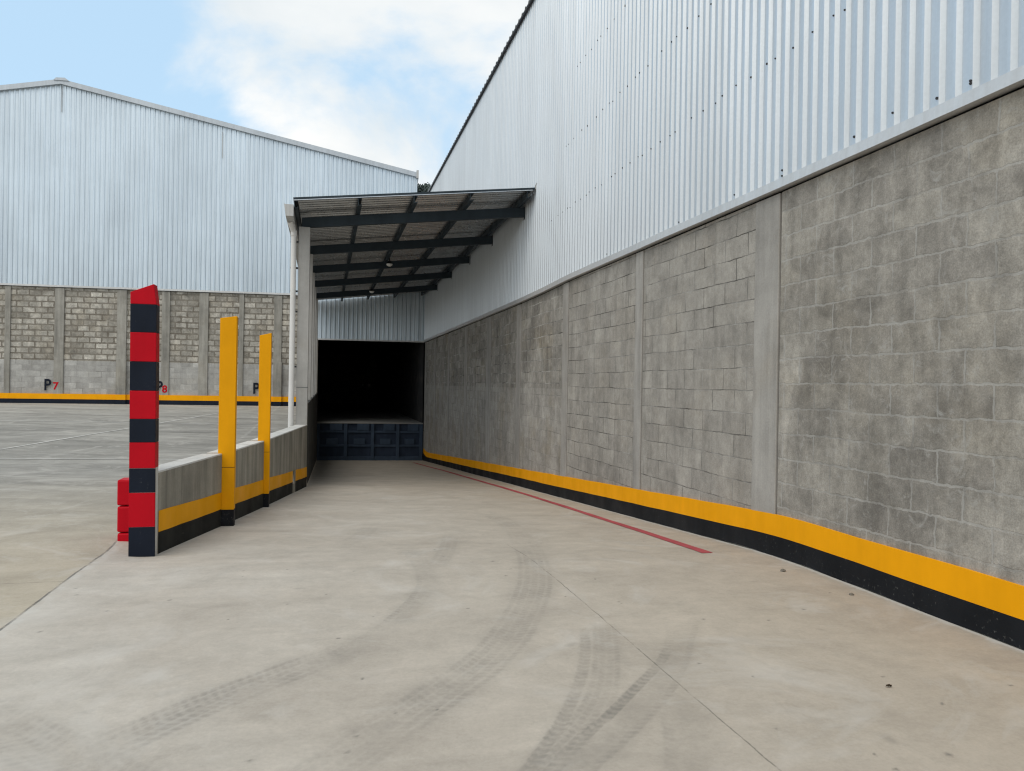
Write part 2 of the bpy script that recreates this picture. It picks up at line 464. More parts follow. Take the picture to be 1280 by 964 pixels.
def stain_field(X, Y):
    S = np.zeros_like(X)
    for k, (pts, w, st, ribs, (fi, fo), prof) in enumerate(TRACKS):
        C = spline(pts)
        seg = np.diff(C, axis=0); sl = np.hypot(seg[:, 0], seg[:, 1]); arc = np.concatenate([[0], np.cumsum(sl)]); tot = arc[-1]
        tn = np.gradient(C, axis=0); tn /= np.hypot(tn[:, 0], tn[:, 1])[:, None]
        idx = np.where((X > C[:, 0].min() - w) & (X < C[:, 0].max() + w) & (Y > C[:, 1].min() - w) & (Y < C[:, 1].max() + w))[0]
        if len(idx) == 0: continue
        for ch in np.array_split(idx, max(1, len(idx) // 4000)):
            dx = X[ch][:, None] - C[None, ::3, 0]; dy = Y[ch][:, None] - C[None, ::3, 1]
            j = np.argmin(dx * dx + dy * dy, axis=1) * 3
            ox = X[ch] - C[j, 0]; oy = Y[ch] - C[j, 1]
            lat = ox * tn[j, 1] - oy * tn[j, 0]
            lon = arc[j] + ox * tn[j, 0] + oy * tn[j, 1]
            q = lat / (w / 2)
            inside = np.clip((1 - np.abs(q)) * 6, 0, 1)
            side = np.sign(q)
            lug = 0.5 + 0.5 * np.clip(2.5 * np.sin(2 * math.pi * (lon + 0.55 * np.abs(lat)) / 0.046 + 2.5 * fbm(X[ch], Y[ch], 9.0, 77 + k)), -1, 1)
            if ribs > 1:
                gro = np.abs(((q * 0.5 + 0.5) * ribs) % 1.0 - 0.5) * 2      # 1 at the grooves
                rib = np.clip((1.0 - gro) * 2.6, 0, 1) * 0.75 + 0.25
            else:
                rib = 1.0
            pat = rib * (0.6 + 0.4 * lug)
            if prof == 'right': pat = pat * np.clip(0.35 + 0.65 * (q + 1) / 2, 0, 1) ** 1.3
            if prof == 'left': pat = pat * np.clip(0.3 + 0.7 * (1 - q) / 2, 0, 1) ** 1.2
            fade = np.clip(lon / fi, 0, 1) * np.clip((tot - lon) / fo, 0, 1)
            pch = np.clip(0.42 + (fbm(X[ch], Y[ch], 4.0, 31 + k) - 0.3) * 1.4, 0.38, 1) * (0.7 + 0.6 * fbm(X[ch], Y[ch], 40.0, 131 + k, 2))
            val = st * inside * pat * fade * pch
            # smudge round the mark
            smud = st * 0.5 * np.clip(1.5 - np.abs(q), 0, 1) * fade * pch
            S[ch] = np.maximum(S[ch], np.maximum(val, smud))
    return np.clip(S * 1.3, 0, .7)


# ------------------------------------------------------------------ ground sheet
def uneven(x, y):
    return (fbm(np.asarray(x, float), np.asarray(y, float), 0.5, 5, 3) - 0.5) * 0.012


def build_ground():
    left_off = np.concatenate([[-480, -200, -90], -np.geomspace(60, 2.0, 46), np.linspace(-1.95, -0.02, 110)])
    right_t = np.linspace(0.0, 1.0, 430)
    far_right = np.array([3.66, 6, 12, 30, 90, 200, 480])
    ys = np.concatenate([[-480, -200, -80, -40, -20, -12, -8, -5, -3, -1.5, -0.5, 0.4, 1.0, 1.4, 1.7], np.arange(1.9, 7.6, 0.0125),
                         7.6 + np.cumsum(np.geomspace(0.016, 0.35, 130))])
    ys = ys[ys < 32.5]
    ys = np.concatenate([ys, [28.5, 28.9, 33, 36, 42, 55, 90, 180, 300, 480]]); ys = np.unique(ys)
    rows = []
    nl, nr, nf = len(left_off), len(right_t), len(far_right)
    for Y in ys:
        w = float(wall_x(Y))
        xl = w - 0.04 + left_off
        zl = np.full(nl, float(lot_z(Y)))
        kx = np.clip(1 + (left_off + 0.0) / 0.55, 0, 1); kx = kx * kx * (3 - 2 * kx)
        ky = float(np.clip((7.0 - Y) / 0.35, 0, 1))
        zl = zl + (float(ramp_left(Y)) - zl) * kx * ky
        xr = w + right_t * (3.61 - w)
        zr = ramp_z(xr, np.full(nr, Y))
        zf = np.zeros(nf)
        rows.append(np.stack([np.concatenate([xl, xr, far_right]), np.full(nl + nr + nf, Y), np.concatenate([zl, zr, zf])], 1))
    V = np.concatenate(rows)
    nx = nl + nr + nf; ny = len(ys)
    # very slight unevenness of the slab
    near = (V[:, 0] > -30) & (V[:, 0] < 3.62) & (V[:, 1] > -10) & (V[:, 1] < 29)
    V[near, 2] += uneven(V[near, 0], V[near, 1])
    i = np.arange(nx - 1)[None, :] + (np.arange(ny - 1) * nx)[:, None]
    F = np.stack([i, i + 1, i + 1 + nx, i + nx], -1).reshape(-1, 4)
    me = bpy.data.meshes.new('ground')
    me.vertices.add(len(V)); me.vertices.foreach_set('co', V.astype(np.float32).ravel())
    me.loops.add(F.size); me.loops.foreach_set('vertex_index', F.astype(np.int32).ravel())
    me.polygons.add(len(F)); me.polygons.foreach_set('loop_start', np.arange(0, F.size, 4, dtype=np.int32))
    me.update(calc_edges=True)
    me.polygons.foreach_set('use_smooth', np.ones(len(F), bool))
    S = np.zeros(len(V))
    sel = (V[:, 0] > -3) & (V[:, 0] < 3.6) & (V[:, 1] > 1.5) & (V[:, 1] < 10)
    S[sel] = stain_field(V[sel, 0], V[sel, 1])
    # dark crumbs and drips with their own outlines
    r = np.random.default_rng(3)
    xs, yv = V[:, 0], V[:, 1]
    for k in range(80):
        cx = r.uniform(-1.6, 3.5); cy = 2.2 + 5.2 * r.random() ** 1.3
        a = r.uniform(0.006, 0.013); e = r.uniform(0.5, 1.0); th = r.uniform(0, 3.14)
        if k < 8: a = r.uniform(0.02, 0.045); e = r.uniform(0.3, 0.6)
        q = np.where((np.abs(xs - cx) < 0.1) & (np.abs(yv - cy) < 0.1))[0]
        dx = xs[q] - cx; dy = yv[q] - cy
        u = dx * math.cos(th) + dy * math.sin(th); v = -dx * math.sin(th) + dy * math.cos(th)
        d = np.hypot(u / a, v / (a * e))
        S[q] = np.maximum(S[q], np.clip(1.5 - d, 0, 1) * (r.uniform(0.5, 1.0) if k >= 8 else r.uniform(0.15, 0.3)))
    at = me.attributes.new('stain', 'FLOAT', 'POINT'); at.data.foreach_set('value', S.astype(np.float32))
    lot = np.tile(np.concatenate([np.ones(nl), np.zeros(nr + nf)]), ny)
    at = me.attributes.new('lot', 'FLOAT', 'POINT'); at.data.foreach_set('value', lot.astype(np.float32))
    o = bpy.data.objects.new('ground', me); link(o)
    tag(o, 'pale grey concrete slab of the yard dipping into a loading ramp, with tyre marks', 'ground', kind='structure')

    m, nt, b = mat('yard_concrete')
    p = geo_pos(nt)
    sx = N(nt, 'ShaderNodeSeparateXYZ'); L(nt, p, sx.inputs[0])
    X, Y = sx.outputs[0], sx.outputs[1]
    stain = N(nt, 'ShaderNodeAttribute', attribute_name='stain').outputs['Fac']
    big = noise(nt, p, 0.42, 6, 0.6, 0.4)
    med = noise(nt, p, 2.1, 7, 0.65, 0.5)
    trow = noise(nt, mapping(nt, p, (0.55, 3.2, 1)), 1.0, 6, 0.62, 0.6)      # trowel streaks
    fine = noise(nt, p, 55, 5, 0.7)
    grit = noise(nt, p, 210, 2, 0.6)
    lota = N(nt, 'ShaderNodeAttribute', attribute_name='lot').outputs['Fac']
    lotm = math2(nt, 'MAXIMUM', mapr(nt, X, -1.665, -1.675), math2(nt, 'MULTIPLY', mapr(nt, lota, .5, .6), mapr(nt, Y, 6.9, 6.95)))
    far = math2(nt, 'MULTIPLY', lotm, mapr(nt, Y, 6.0, 11.0))
    base = mixc(nt, mapr(nt, X, -1.0, 3.2), (0.470, 0.437, 0.388), (0.405, 0.35, 0.282))
    base = mixc(nt, mapr(nt, big, 0.4, 0.68, 0.0, 0.7), base, (0.465, 0.41, 0.345))
    base = mixc(nt, lotm, base, (0.425, 0.375, 0.295))
    base = mixc(nt, far, base, (0.265, 0.255, 0.232))
    f = math2(nt, 'MULTIPLY', mapr(nt, big, 0.3, 0.7, 1.08, 0.90), mapr(nt, med, 0.28, 0.74, 1.09, 0.85))
    f = math2(nt, 'MULTIPLY', f, mapr(nt, trow, 0.3, 0.72, 1.05, 0.91))
    f = math2(nt, 'MULTIPLY', f, mapr(nt, fine, 0.25, 0.75, 0.92, 1.08))
    f = math2(nt, 'MULTIPLY', f, mapr(nt, noise(nt, p, 14, 6, 0.7, 0.5), 0.3, 0.7, 0.94, 1.06))
    f = math2(nt, 'MULTIPLY', f, mapr(nt, grit, 0.62, 0.72, 1.0, 0.90))
    # wispy pale trails and darker wet-looking bands in the yard
    wisp = noise(nt, mapping(nt, N_rot(nt, p, 0.35), (0.16, 0.9, 1)), 1.0, 8, 0.7, 1.8)
    f = math2(nt, 'MULTIPLY', f, math2(nt, 'ADD', 1.0, math2(nt, 'MULTIPLY', far, mapr(nt, wisp, 0.36, 0.66, -0.22, 0.34))))
    f = math2(nt, 'MULTIPLY', f, math2(nt, 'ADD', 1.0, math2(nt, 'MULTIPLY', lotm, mapr(nt, Y, 22.0, 28.0, 0.0, 0.28))))
    # pale patches where laitance shows
    pl = math2(nt, 'MULTIPLY', mapr(nt, noise(nt, p, 0.9, 8, 0.66, 2.2), 0.52, 0.70), 0.5)
    c = mixc(nt, 1.0, base, f, 'MULTIPLY')
    c = mixc(nt, pl, c, (0.545, 0.52, 0.48))
    dkp = math2(nt, 'MULTIPLY', mapr(nt, noise(nt, p, 1.7, 8, 0.7, 1.6), 0.56, 0.72), 0.30)
    c = mixc(nt, dkp, c, (0.27, 0.25, 0.22))
    # tyre rubber and crumbs
    c = mixc(nt, stain, c, (0.135, 0.128, 0.115))
    # sawn joints
    def joint(coord, pos, half, lo, hi, other, strength):
        wob = mapr(nt, noise(nt, p, 7.0, 3), 0.3, 0.7, -0.004, 0.004)
        d = math2(nt, 'ABSOLUTE', math2(nt, 'SUBTRACT', math2(nt, 'ADD', coord, wob), pos))
        a = mapr(nt, d, half, half * 1.7, 1.0, 0.0)
        rngm = math2(nt, 'MULTIPLY', mapr(nt, other, lo, lo + 0.05), mapr(nt, other, hi - 0.05, hi, 1.0, 0.0))
        brk = mapr(nt, noise(nt, p, 3.0, 6, 0.75), 0.40, 0.54, 0.12, 1.0)
        return math2(nt, 'MULTIPLY', math2(nt, 'MULTIPLY', a, rngm), math2(nt, 'MULTIPLY', brk, strength))
    j1 = joint(X, 1.585, 0.0028, -6.0, 6.6, Y, 0.55)
    j2 = joint(X, -1.672, 0.006, -20.0, 7.0, Y, 0.9)
    inlot = mapr(nt, X, -1.66, -1.68)
    j3 = math2(nt, 'MULTIPLY', joint(Y, 5.62, 0.004, -40.0, 50.0, X, 0.5), inlot)
    j4 = math2(nt, 'MULTIPLY', joint(Y, 16.3, 0.012, -40.0, 50.0, X, 0.5), inlot)
    j5 = math2(nt, 'MULTIPLY', joint(X, -7.7, 0.01, 5.0, 29.0, Y, 0.4), inlot)
    jj = j1
    for q in (j2, j3): jj = math2(nt, 'MAXIMUM', jj, q)
    c = mixc(nt, jj, c, (0.085, 0.08, 0.07))
    # pale chipped edge beside the yard joint
    d2 = math2(nt, 'SUBTRACT', X, -1.64)
    ed = math2(nt, 'MULTIPLY', mapr(nt, math2(nt, 'ABSOLUTE', d2), 0.012, 0.05, 0.45, 0.0), mapr(nt, noise(nt, p, 6, 5), 0.42, 0.6))
    c = mixc(nt, ed, c, (0.55, 0.54, 0.51))
    # dust and paint dribbles along the foot of the wall
    foot = math2(nt, 'MULTIPLY', mapr(nt, math2(nt, 'ADD', X, mapr(nt, noise(nt, p, 9, 6, 0.7), .3, .7, -.03, .03)), 3.535, 3.565), 0.55)
    c = mixc(nt, foot, c, (0.56, 0.545, 0.51))
    L(nt, c, b.inputs['Base Color'])
    L(nt, mapr(nt, med, 0.3, 0.7, 0.62, 0.82), b.inputs['Roughness'])
    b.inputs['Specular IOR Level'].default_value = 0.3
    h = math2(nt, 'SUBTRACT', math2(nt, 'ADD', math2(nt, 'MULTIPLY', fine, 0.5), med), math2(nt, 'MULTIPLY', jj, 1.0))
    bump(nt, b, h, 0.22, 0.006)
    me.materials.append(m)
    return o


build_ground()


def ribbon(name, pts, half, zf, m, lift=0.004, dense=60):
    """a thin painted strip that follows the ground"""
    P = np.array(pts, float)
    s = np.concatenate([[0], np.cumsum(np.hypot(*np.diff(P, axis=0).T))])
    u = np.linspace(0, s[-1], dense)
    x = np.interp(u, s, P[:, 0]); y = np.interp(u, s, P[:, 1])
    tx = np.gradient(x); ty = np.gradient(y); ln = np.hypot(tx, ty); nx_ = ty / ln; ny_ = -tx / ln
    mb = MB()
    jl = vnoise(dense, 3, 5) * half * 0.12; jr = vnoise(dense, 3, 9) * half * 0.12
    for i in range(dense - 1):
        def pt(k, sg, jt): 
            X = x[k] + nx_[k] * (half + jt) * sg; Y = y[k] + ny_[k] * (half + jt) * sg
            return (X, Y, float(zf(X, Y)) + float(uneven(X, Y)) + lift)
        mb.quad(pt(i, -1, jl[i]), pt(i, 1, jr[i]), pt(i + 1, 1, jr[i + 1]), pt(i + 1, -1, jl[i + 1]))
    return mb.build(name, m)


ln = ribbon('painted_line', [(3.10, 5.75), (3.13, 7.2), (3.19, 11.9), (3.12, 20.0), (2.98, 26.5)], 0.047, lambda X, Y: ramp_z(X, Y), M['red_line'], 0.004, 200)
tag(ln, 'worn red guide line running down the ramp beside the block wall', 'floor marking', kind='structure')
for pts, half in (([(-14.0, 21.6), (-7.6, 20.74), (-1.5, 19.75)], 0.045), ([(-8.2, 10.0), (-5.19, 14.1), (-3.1, 24.5)], 0.032),
                  ([(-14.0, 13.3), (-4.7, 12.84), (-1.4, 12.45)], 0.03)):
    lab = {0.045: 'thin white line across the yard in front of the block wall', 0.032: 'faint slanting white bay line in the yard',
           0.03: 'faint white line across the yard just beyond the striped post'}[half]
    o = ribbon('painted_line', pts, half, lambda X, Y: lot_z(Y), M['white_line'], 0.006, 90)
    tag(o, lab, 'floor marking', kind='structure')

# ------------------------------------------------------------------ right-hand warehouse
XW = 3.6
Y0, Y1 = -9.0, 46.0
W = empty('warehouse', (XW, 10.0, 0.0), 'tall warehouse with grey block base and bright ribbed cladding right of the ramp', 'warehouse')
TOP_T = [(-9, 3.02), (3.3, 3.005), (5.5, 2.985), (11.1, 2.978), (12.6, 2.945), (14.2, 2.93), (20, 2.925), (28.7, 2.93), (46, 2.93)]
cols = [(-8.4, -8.05), (-4.5, -4.1), (0.9, 1.25), (5.53, 5.90), (8.30, 8.52), (11.13, 11.41), (14.05, 14.38), (16.76, 17.24), (19.76, 20.1), (22.70, 23.0), (25.7, 26.0), (28.3, 28.6)]


def wall_strip(mb, y0, y1, z0f, z1f, x, uoff, n=None, voff=0.0):
    n = n or max(1, int((y1 - y0) / 0.35))
    ys = np.linspace(y0, y1, n + 1)
    for i in range(n):
        a, c = ys[i], ys[i + 1]
        # faces -X
        mb.quad((x, c, z0f(c)), (x, a, z0f(a)), (x, a, z1f(a)), (x, c, z1f(c)),
                ((-c + uoff, z0f(c) + voff), (-a + uoff, z0f(a) + voff), (-a + uoff, z1f(a) + voff), (-c + uoff, z1f(c) + voff)))


ztop = lambda y: lerp_table(TOP_T, y) - 0.016
zmid = lambda y: 1.31 if y > 13 else 0.0
rr = random.Random(4)
prev = Y0
for k, (a, c) in enumerate(cols):
    edge = a
    n0, n1 = prev + (0.0 if k == 0 else 0.0), edge - 0.004
    if n1 - n0 > 0.1:
        mb = MB()
        mid = 0.5 * (n0 + n1)
        u = rr.uniform(0, 0.4)
        if mid > 11.4:
            wall_strip(mb, n0, n1, lambda y: 1.31, ztop, XW, u)
            mb.build('block_panel', M['block_far'], W)
            mb = MB(); wall_strip(mb, n0, n1, lambda y: -1.9, lambda y: 1.31, XW - 0.002, u)
            mb.build('retaining_panel', M['block_lower'], W)
        else:
            wall_strip(mb, n0, n1, lambda y: -1.2, ztop, XW, u, voff=0.0 if mid < 5.5 else 0.06)
            mb.build('block_panel', M['block_near'] if mid < 5.5 else M['block_mid'], W)
    # the column, slightly proud, a dark gap at its near edge
    mb = MB()
    mb.box(XW - 0.012, XW + 0.25, a + 0.012, c, -1.95, ztop(0.5 * (a + c)) - 0.003)
    mb.build('concrete_column', M['concrete'], W, bevel=0.006)
    prev = c + 0.002
mb = MB(); mb.box(XW + 0.045, XW + 0.25, Y0, Y1, -1.95, 3.0); mb.build('wall_backing', M['void'], W)

# painted bands along the foot of the wall
def bend(y): return 0.13 * float(np.clip((y - 27.2) / 1.3, 0, 1)) ** 2
n = 420
ys = np.linspace(Y0, 28.55, n); e0 = vnoise(n, 2.2, 1) * 0.006; e1 = vnoise(n, 5, 2) * 0.004; e2 = vnoise(n, 5, 3) * 0.004
gz = np.array([float(ramp_z(3.6, y)) for y in ys])
for nm, lo, hi, eb, et, m in (('black_band', 0.004, 0.163, e0, e1, M['black']), ('yellow_band', 0.163, 0.338, e1, e2, M['yellow'])):
    mb = MB(); x = XW - 0.019
    for i in range(n - 1):
        a, c = ys[i], ys[i + 1]
        za, zc = gz[i] + lo + eb[i] + (bend(a) if lo > .1 else 0), gz[i + 1] + lo + eb[i + 1] + (bend(c) if lo > .1 else 0)
        ta, tc = gz[i] + hi + et[i] + bend(a), gz[i + 1] + hi + et[i + 1] + bend(c)
        mb.quad((x, c, zc), (x, a, za), (x, a, ta), (x, c, tc))
        mb.quad((x, c, tc), (x, a, ta), (x + .02, a, ta), (x + .02, c, tc))
    mb.build(nm, m, W)

# ribbed cladding
def ribs(mb, a0, a1, pitch, place, zlo, zhi, depth, seed, sheet=1.0, jit=0.0):
    """vertical trapezoid ribs; place(a, d, z) -> point, d = outward distance"""
    r = random.Random(seed)
    prof = [(0.0, 0.0), (0.54, 0.0), (0.66, 1.0), (0.84, 1.0), (1.0, 0.0)]
    k = 0; a = a0; cur = -1
    while a < a1 - 1e-6:
        sh = int((a - a0) / sheet)
        if sh != cur:
            cur = sh; mb.t = r.random()
        for (p0, d0), (p1, d1) in zip(prof[:-1], prof[1:]):
            q0 = min(a + p0 * pitch, a1); q1 = min(a + p1 * pitch, a1)
            if q1 - q0 < 1e-5: continue
            A = place(q0, d0 * depth, zlo(q0)); B = place(q1, d1 * depth, zlo(q1))
            Cc = place(q1, d1 * depth, zhi(q1)); D = place(q0, d0 * depth, zhi(q0))
            mb.quad(A, B, Cc, D)
        a += pitch


ROOF_Z = 8.36
mb = MB()
ribs(mb, -Y1, -Y0, 0.123, lambda a, d, z: (XW - 0.03 - d, -a, z), lambda a: lerp_table(TOP_T, -a) + 0.06, lambda a: ROOF_Z, 0.028, 3, 0.984)
mb.build('corrugated_cladding', M['zinc_right'], W)
# flashing over the top of the block wall
mb = MB()
ys = np.linspace(Y0, 28.6, 130)
fl = vnoise(130, 3, 8) * 0.004
for i in range(129):
    a, c = ys[i], ys[i + 1]
    za, zc = lerp_table(TOP_T, a) + fl[i], lerp_table(TOP_T, c) + fl[i + 1]
    mb.quad((XW - .066, c, zc), (XW - .066, a, za), (XW - .058, a, za + .078), (XW - .058, c, zc + .078))
    mb.quad((XW - .058, c, zc + .078), (XW - .058, a, za + .078), (XW - .026, a, za + .088), (XW - .026, c, zc + .088))
    mb.quad((XW + .02, c, zc + .004), (XW + .02, a, za + .004), (XW - .066, a, za), (XW - .066, c, zc))
mb.build('base_flashing', M['flashing'], W)
# roof: ribbed sheet whose rib ends show at the eave
mb = MB()
prof = [(0, 0), (.55, 0), (.66, 1), (.88, 1), (1, 0)]
y = Y0
RX1 = 26.0; sl = 0.12
while y < Y1:
    for (p0, d0), (p1, d1) in zip(prof[:-1], prof[1:]):
        a, c = y + p0 * 0.25, y + p1 * 0.25
        h0, h1 = d0 * 0.035, d1 * 0.035
        mb.quad((XW - .12, a, ROOF_Z + h0), (RX1, a, ROOF_Z + h0 + sl * (RX1 - XW)), (RX1, c, ROOF_Z + h1 + sl * (RX1 - XW)), (XW - .12, c, ROOF_Z + h1))
    y += 0.25
mb.build('roof_sheet', M['zinc_right'], W)
mb = MB(); mb.box(XW - .10, XW - .06, Y0, Y1, ROOF_Z - .022, ROOF_Z - .004); mb.build('eave_trim', M['screw'], W)
# end walls and back wall so that the building is closed
mb = MB()
for yy in (Y0, Y1):
    mb.quad((XW - .02, yy, 0), (RX1, yy, 0), (RX1, yy, ROOF_Z + sl * (RX1 - XW) - .01), (XW - .02, yy, ROOF_Z - .01))
mb.quad((RX1, Y0, 0), (RX1, Y1, 0), (RX1, Y1, ROOF_Z + sl * (RX1 - XW) - .01), (RX1, Y0, ROOF_Z + sl * (RX1 - XW) - .01))
mb.build('end_wall', M['zinc_facade'], W)
# screws in rows along the girts
sm = None
rs = random.Random(21)
scr = []
for z, ymax in ((4.07, 12.0), (5.06, 11.5), (6.1, 11.0)):
    y = 4.15 if z < 4.5 else (6.0 if z < 5.5 else (8.3 if z < 6.5 else 10.5))
    alt = 0
    while y < ymax:
        scr.append((y, z + rs.uniform(-.015, .015)))
        y += (0.26, 0.28, 0.10, 0.27)[alt % 4] + rs.uniform(-.02, .02); alt += 1
for y, z in ((3.6, 3.115), (4.23, 3.16), (3.9, 3.12), (4.55, 3.12), (5.45, 3.12), (5.5, 3.075), (6.2, 3.10), (7.3, 3.08), (3.62, 3.13), (9.4, 3.09)):
    scr.append((y, z))
scr = scr[:98]
for i, (y, z) in enumerate(scr):
    if sm is None:
        mb = MB(); mb.tube((0.004, 0, 0), (-0.007, 0, 0), 0.0105, 0.0085, 8); o = mb.build('screw', M['screw'], None)
        sm = o.data
        o.parent = W
    else:
        o = bpy.data.objects.new('screw', sm); link(o, W)
    kk = round((Y1 - y) / 0.123 - 0.75); y = Y1 - (kk + 0.75) * 0.123
    o.location = (-0.0585, y - 10.0, z)
    s = rs.uniform(.7, 1.05); o.scale = (1, s, s)

# ------------------------------------------------------------------ gable warehouse at the back (built in its own frame)
G = empty('gable_warehouse', (3.595, 28.6, 0.0), 'wide gabled warehouse with pale blue ribbed metal front above a weathered block wall', 'warehouse', rz=math.radians(-4.029), local=True)
RID = (-12.73, 11.66); EAV = (-0.42, 9.20); SL = (RID[1] - EAV[1]) / (EAV[0] - RID[0]); LEFT_E = 2 * RID[0] - EAV[0]
def rake(u): return RID[1] - SL * abs(u - RID[0])
OPX0, OPZ = -3.93, 2.945
BT = 4.545
def bz(u): return 4.555 + 0.02 * math.sin(u * 0.7)
mb = MB()
ribs(mb, LEFT_E, OPX0 - .02, 0.162, lambda a, d, z: (a, -0.05 - d, z), lambda a: bz(a), lambda a: rake(a) - .02, 0.024, 6, 0.97)
ribs(mb, OPX0 - .02, EAV[0] + .02, 0.162, lambda a, d, z: (a, -0.05 - d, z), lambda a: OPZ, lambda a: rake(a) - .02, 0.024, 7, 0.97)
ribs(mb, EAV[0] + .02, -0.03, 0.162, lambda a, d, z: (a, -0.05 - d, z), lambda a: OPZ, lambda a: 4.9, 0.024, 8, 0.97)
mb.build('corrugated_cladding', M['zinc_facade'], G, local=True)
# corrugation seam and drip line
mb = MB(); mb.box(LEFT_E, OPX0 - .02, -.085, -.066, BT - .03, BT + .035); mb.build('drip_flashing', M['flashing'], G, local=True)
mb = MB(); mb.box(OPX0, -.04, -.083, .15, OPZ - .03, OPZ + .02); mb.build('door_head', M['flashing'], G, local=True)
# rake fascia and ridge cap
for s in (-1, 1):
    mb = MB()
    e = EAV[0] + 0.05 if s > 0 else LEFT_E - 0.05
    p0 = (RID[0], rake(RID[0])); p1 = (e, rake(e))
    b_ = [(p0[0], -.16, p0[1] - .11), (p1[0], -.16, p1[1] - .11), (p1[0], .0, p1[1] - .11), (p0[0], .0, p0[1] - .11)]
    t_ = [(p0[0], -.16, p0[1] + .06), (p1[0], -.16, p1[1] + .06), (p1[0], .0, p1[1] + .06), (p0[0], .0, p0[1] + .06)]
    mb.hexa(b_, t_) if s > 0 else mb.hexa([b_[1], b_[0], b_[3], b_[2]], [t_[1], t_[0], t_[3], t_[2]])
    mb.build('rake_fascia', M['fascia'], G, local=True)
mb = MB()
mb.hexa([(RID[0] - .22, -.19, RID[1] + .0), (RID[0] + .28, -.19, RID[1] + .0), (RID[0] + .28, 1, RID[1] + .0), (RID[0] - .28, 1, RID[1])],
        [(RID[0] - .14, -.19, RID[1] + .085), (RID[0] + .14, -.19, RID[1] + .10), (RID[0] + .14, 1, RID[1] + .10), (RID[0] - .14, 1, RID[1] + .10)])
mb.build('ridge_cap', M['fascia'], G, local=True)
mb = MB(); mb.box(EAV[0] - .02, EAV[0] + .06, -.2, 30, EAV[1] - .16, EAV[1] + .13); mb.build('eave_gutter', M['gutter'], G, local=True)
# roof and side walls
mb = MB()
for s in (-1, 1):
    e = EAV[0] if s > 0 else LEFT_E
    q = [(RID[0], -.1, RID[1] + .07), (RID[0], 30, RID[1] + .07), (e, 30, rake(e) + .07), (e, -.1, rake(e) + .07)]
    mb.quad(*(q if s < 0 else q[::-1]))
mb.build('roof_sheet', M['zinc_facade'], G, local=True)
mb = MB()
mb.quad((LEFT_E, 30, .3), (LEFT_E, 0, .3), (LEFT_E, 0, rake(LEFT_E)), (LEFT_E, 30, rake(LEFT_E)))
mb.quad((EAV[0], 0, 3.2), (EAV[0], 30, 3.2), (EAV[0], 30, EAV[1]), (EAV[0], 0, EAV[1]))
mb.ngon([(EAV[0], 30, .3), (LEFT_E, 30, .3), (LEFT_E, 30, rake(LEFT_E)), (RID[0], 30, RID[1]), (EAV[0], 30, EAV[1])])
mb.build('side_wall', M['zinc_facade'], G, local=True)
# screws / rust runs on the cladding: three short dark seams
mb = MB(); mb.box(-7.38, -7.366, -.083, -.074, 9.35, 10.3); mb.build('cladding_seam', M['gutter'], G, local=True)
mb = MB(); mb.box(-12.715, -12.70, -.083, -.074, 10.6, 11.5); mb.build('cladding_seam', M['gutter'], G, local=True)
# block wall in bays
fcols = [(LEFT_E, LEFT_E + .3), (-23.4, -23.1), (-21.9, -21.6), (-20.2, -19.9), (-18.7, -18.4), (-17.2, -16.9), (-15.75, -15.5),
         (-14.42, -14.244), (-12.847, -12.539), (-10.823, -10.507), (-9.337, -9.068), (-8.081, -7.768), (-6.71, -6.55), (-5.497, -5.216), (-4.25, OPX0)]
caps = {9, 13}
ZB = 0.2
for k, (a, c) in enumerate(fcols):
    mb = MB(); mb.box(a, c, -.05, .2, ZB, BT - .05); mb.build('concrete_column', M['concrete_facade'], G, bevel=.008, local=True)
    if k in caps:
        mb = MB(); mb.box(a + .02, c + .03, -.14, -.052, ZB, 2.06); mb.build('pilaster', M['concrete_facade'], G, bevel=.008, local=True)
    if k + 1 < len(fcols):
        d = fcols[k + 1][0]
        off = rr.uniform(0, .4); mid = .5 * (c + d)
        mb = MB(); nn = 3
        for z0, z1, nm, m in ((ZB, 1.965, 'washed_block_panel', M['block_smooth']), (1.965, BT - .04, 'rough_block_panel', M['block_rough'])):
            mb = MB()
            mb.quad((c, 0, z0), (d, 0, z0), (d, 0, z1), (c, 0, z1), ((c + off, z0), (d + off, z0), (d + off, z1), (c + off, z1)))
            mb.build(nm, m, G, local=True)
# bands, stepping out round the pilasters
for nm, lo, hi, m in (('black_band', -.02, .15, M['navy']), ('yellow_band', .15, .335, M['yellow'])):
    mb = MB()
    base = lambda u: 0.478 - 0.0 * u
    mb.box(LEFT_E, OPX0, -.056, .02, .47 + lo, .47 + hi)
    for k in caps:
        a, c = fcols[k]; mb.box(a + .013, c + .037, -.147, -.058, .47 + lo, .47 + hi)
    mb.build(nm, m, G, local=True)


def letter(txt, u, z, h, wscale, m, name, bold):
    cu = bpy.data.curves.new(name, 'FONT'); cu.body = txt; cu.size = h / 0.70; cu.extrude = 0.003; cu.offset = bold
    cu.align_x = 'LEFT'
    tmp = bpy.data.objects.new('tmp_text', cu); COL.objects.link(tmp)
    dg = bpy.context.evaluated_depsgraph_get(); dg.update()
    me = bpy.data.meshes.new_from_object(tmp.evaluated_get(dg)); me.name = name
    bpy.data.objects.remove(tmp); bpy.data.curves.remove(cu)
    me.materials.clear(); me.materials.append(m)
    o = bpy.data.objects.new(name, me); link(o, G)
    o.rotation_euler = (math.pi / 2, 0, 0); o.scale = (wscale, 1, 1)
    o.location = (u, -.055, z)
    return o


letter('P', -13.15, .925, .385, .82, M['navy'], 'parking_letter', .013)
letter('7', -12.86, .955, .25, 1.0, M['red'], 'parking_number', .008)
letter('P', -9.50, .915, .385, .82, M['navy'], 'parking_letter', .013)
letter('8', -9.29, .90, .25, 1.0, M['red'], 'parking_number', .008)
letter('P', -6.20, .910, .385, .82, M['navy'], 'parking_letter', .013)
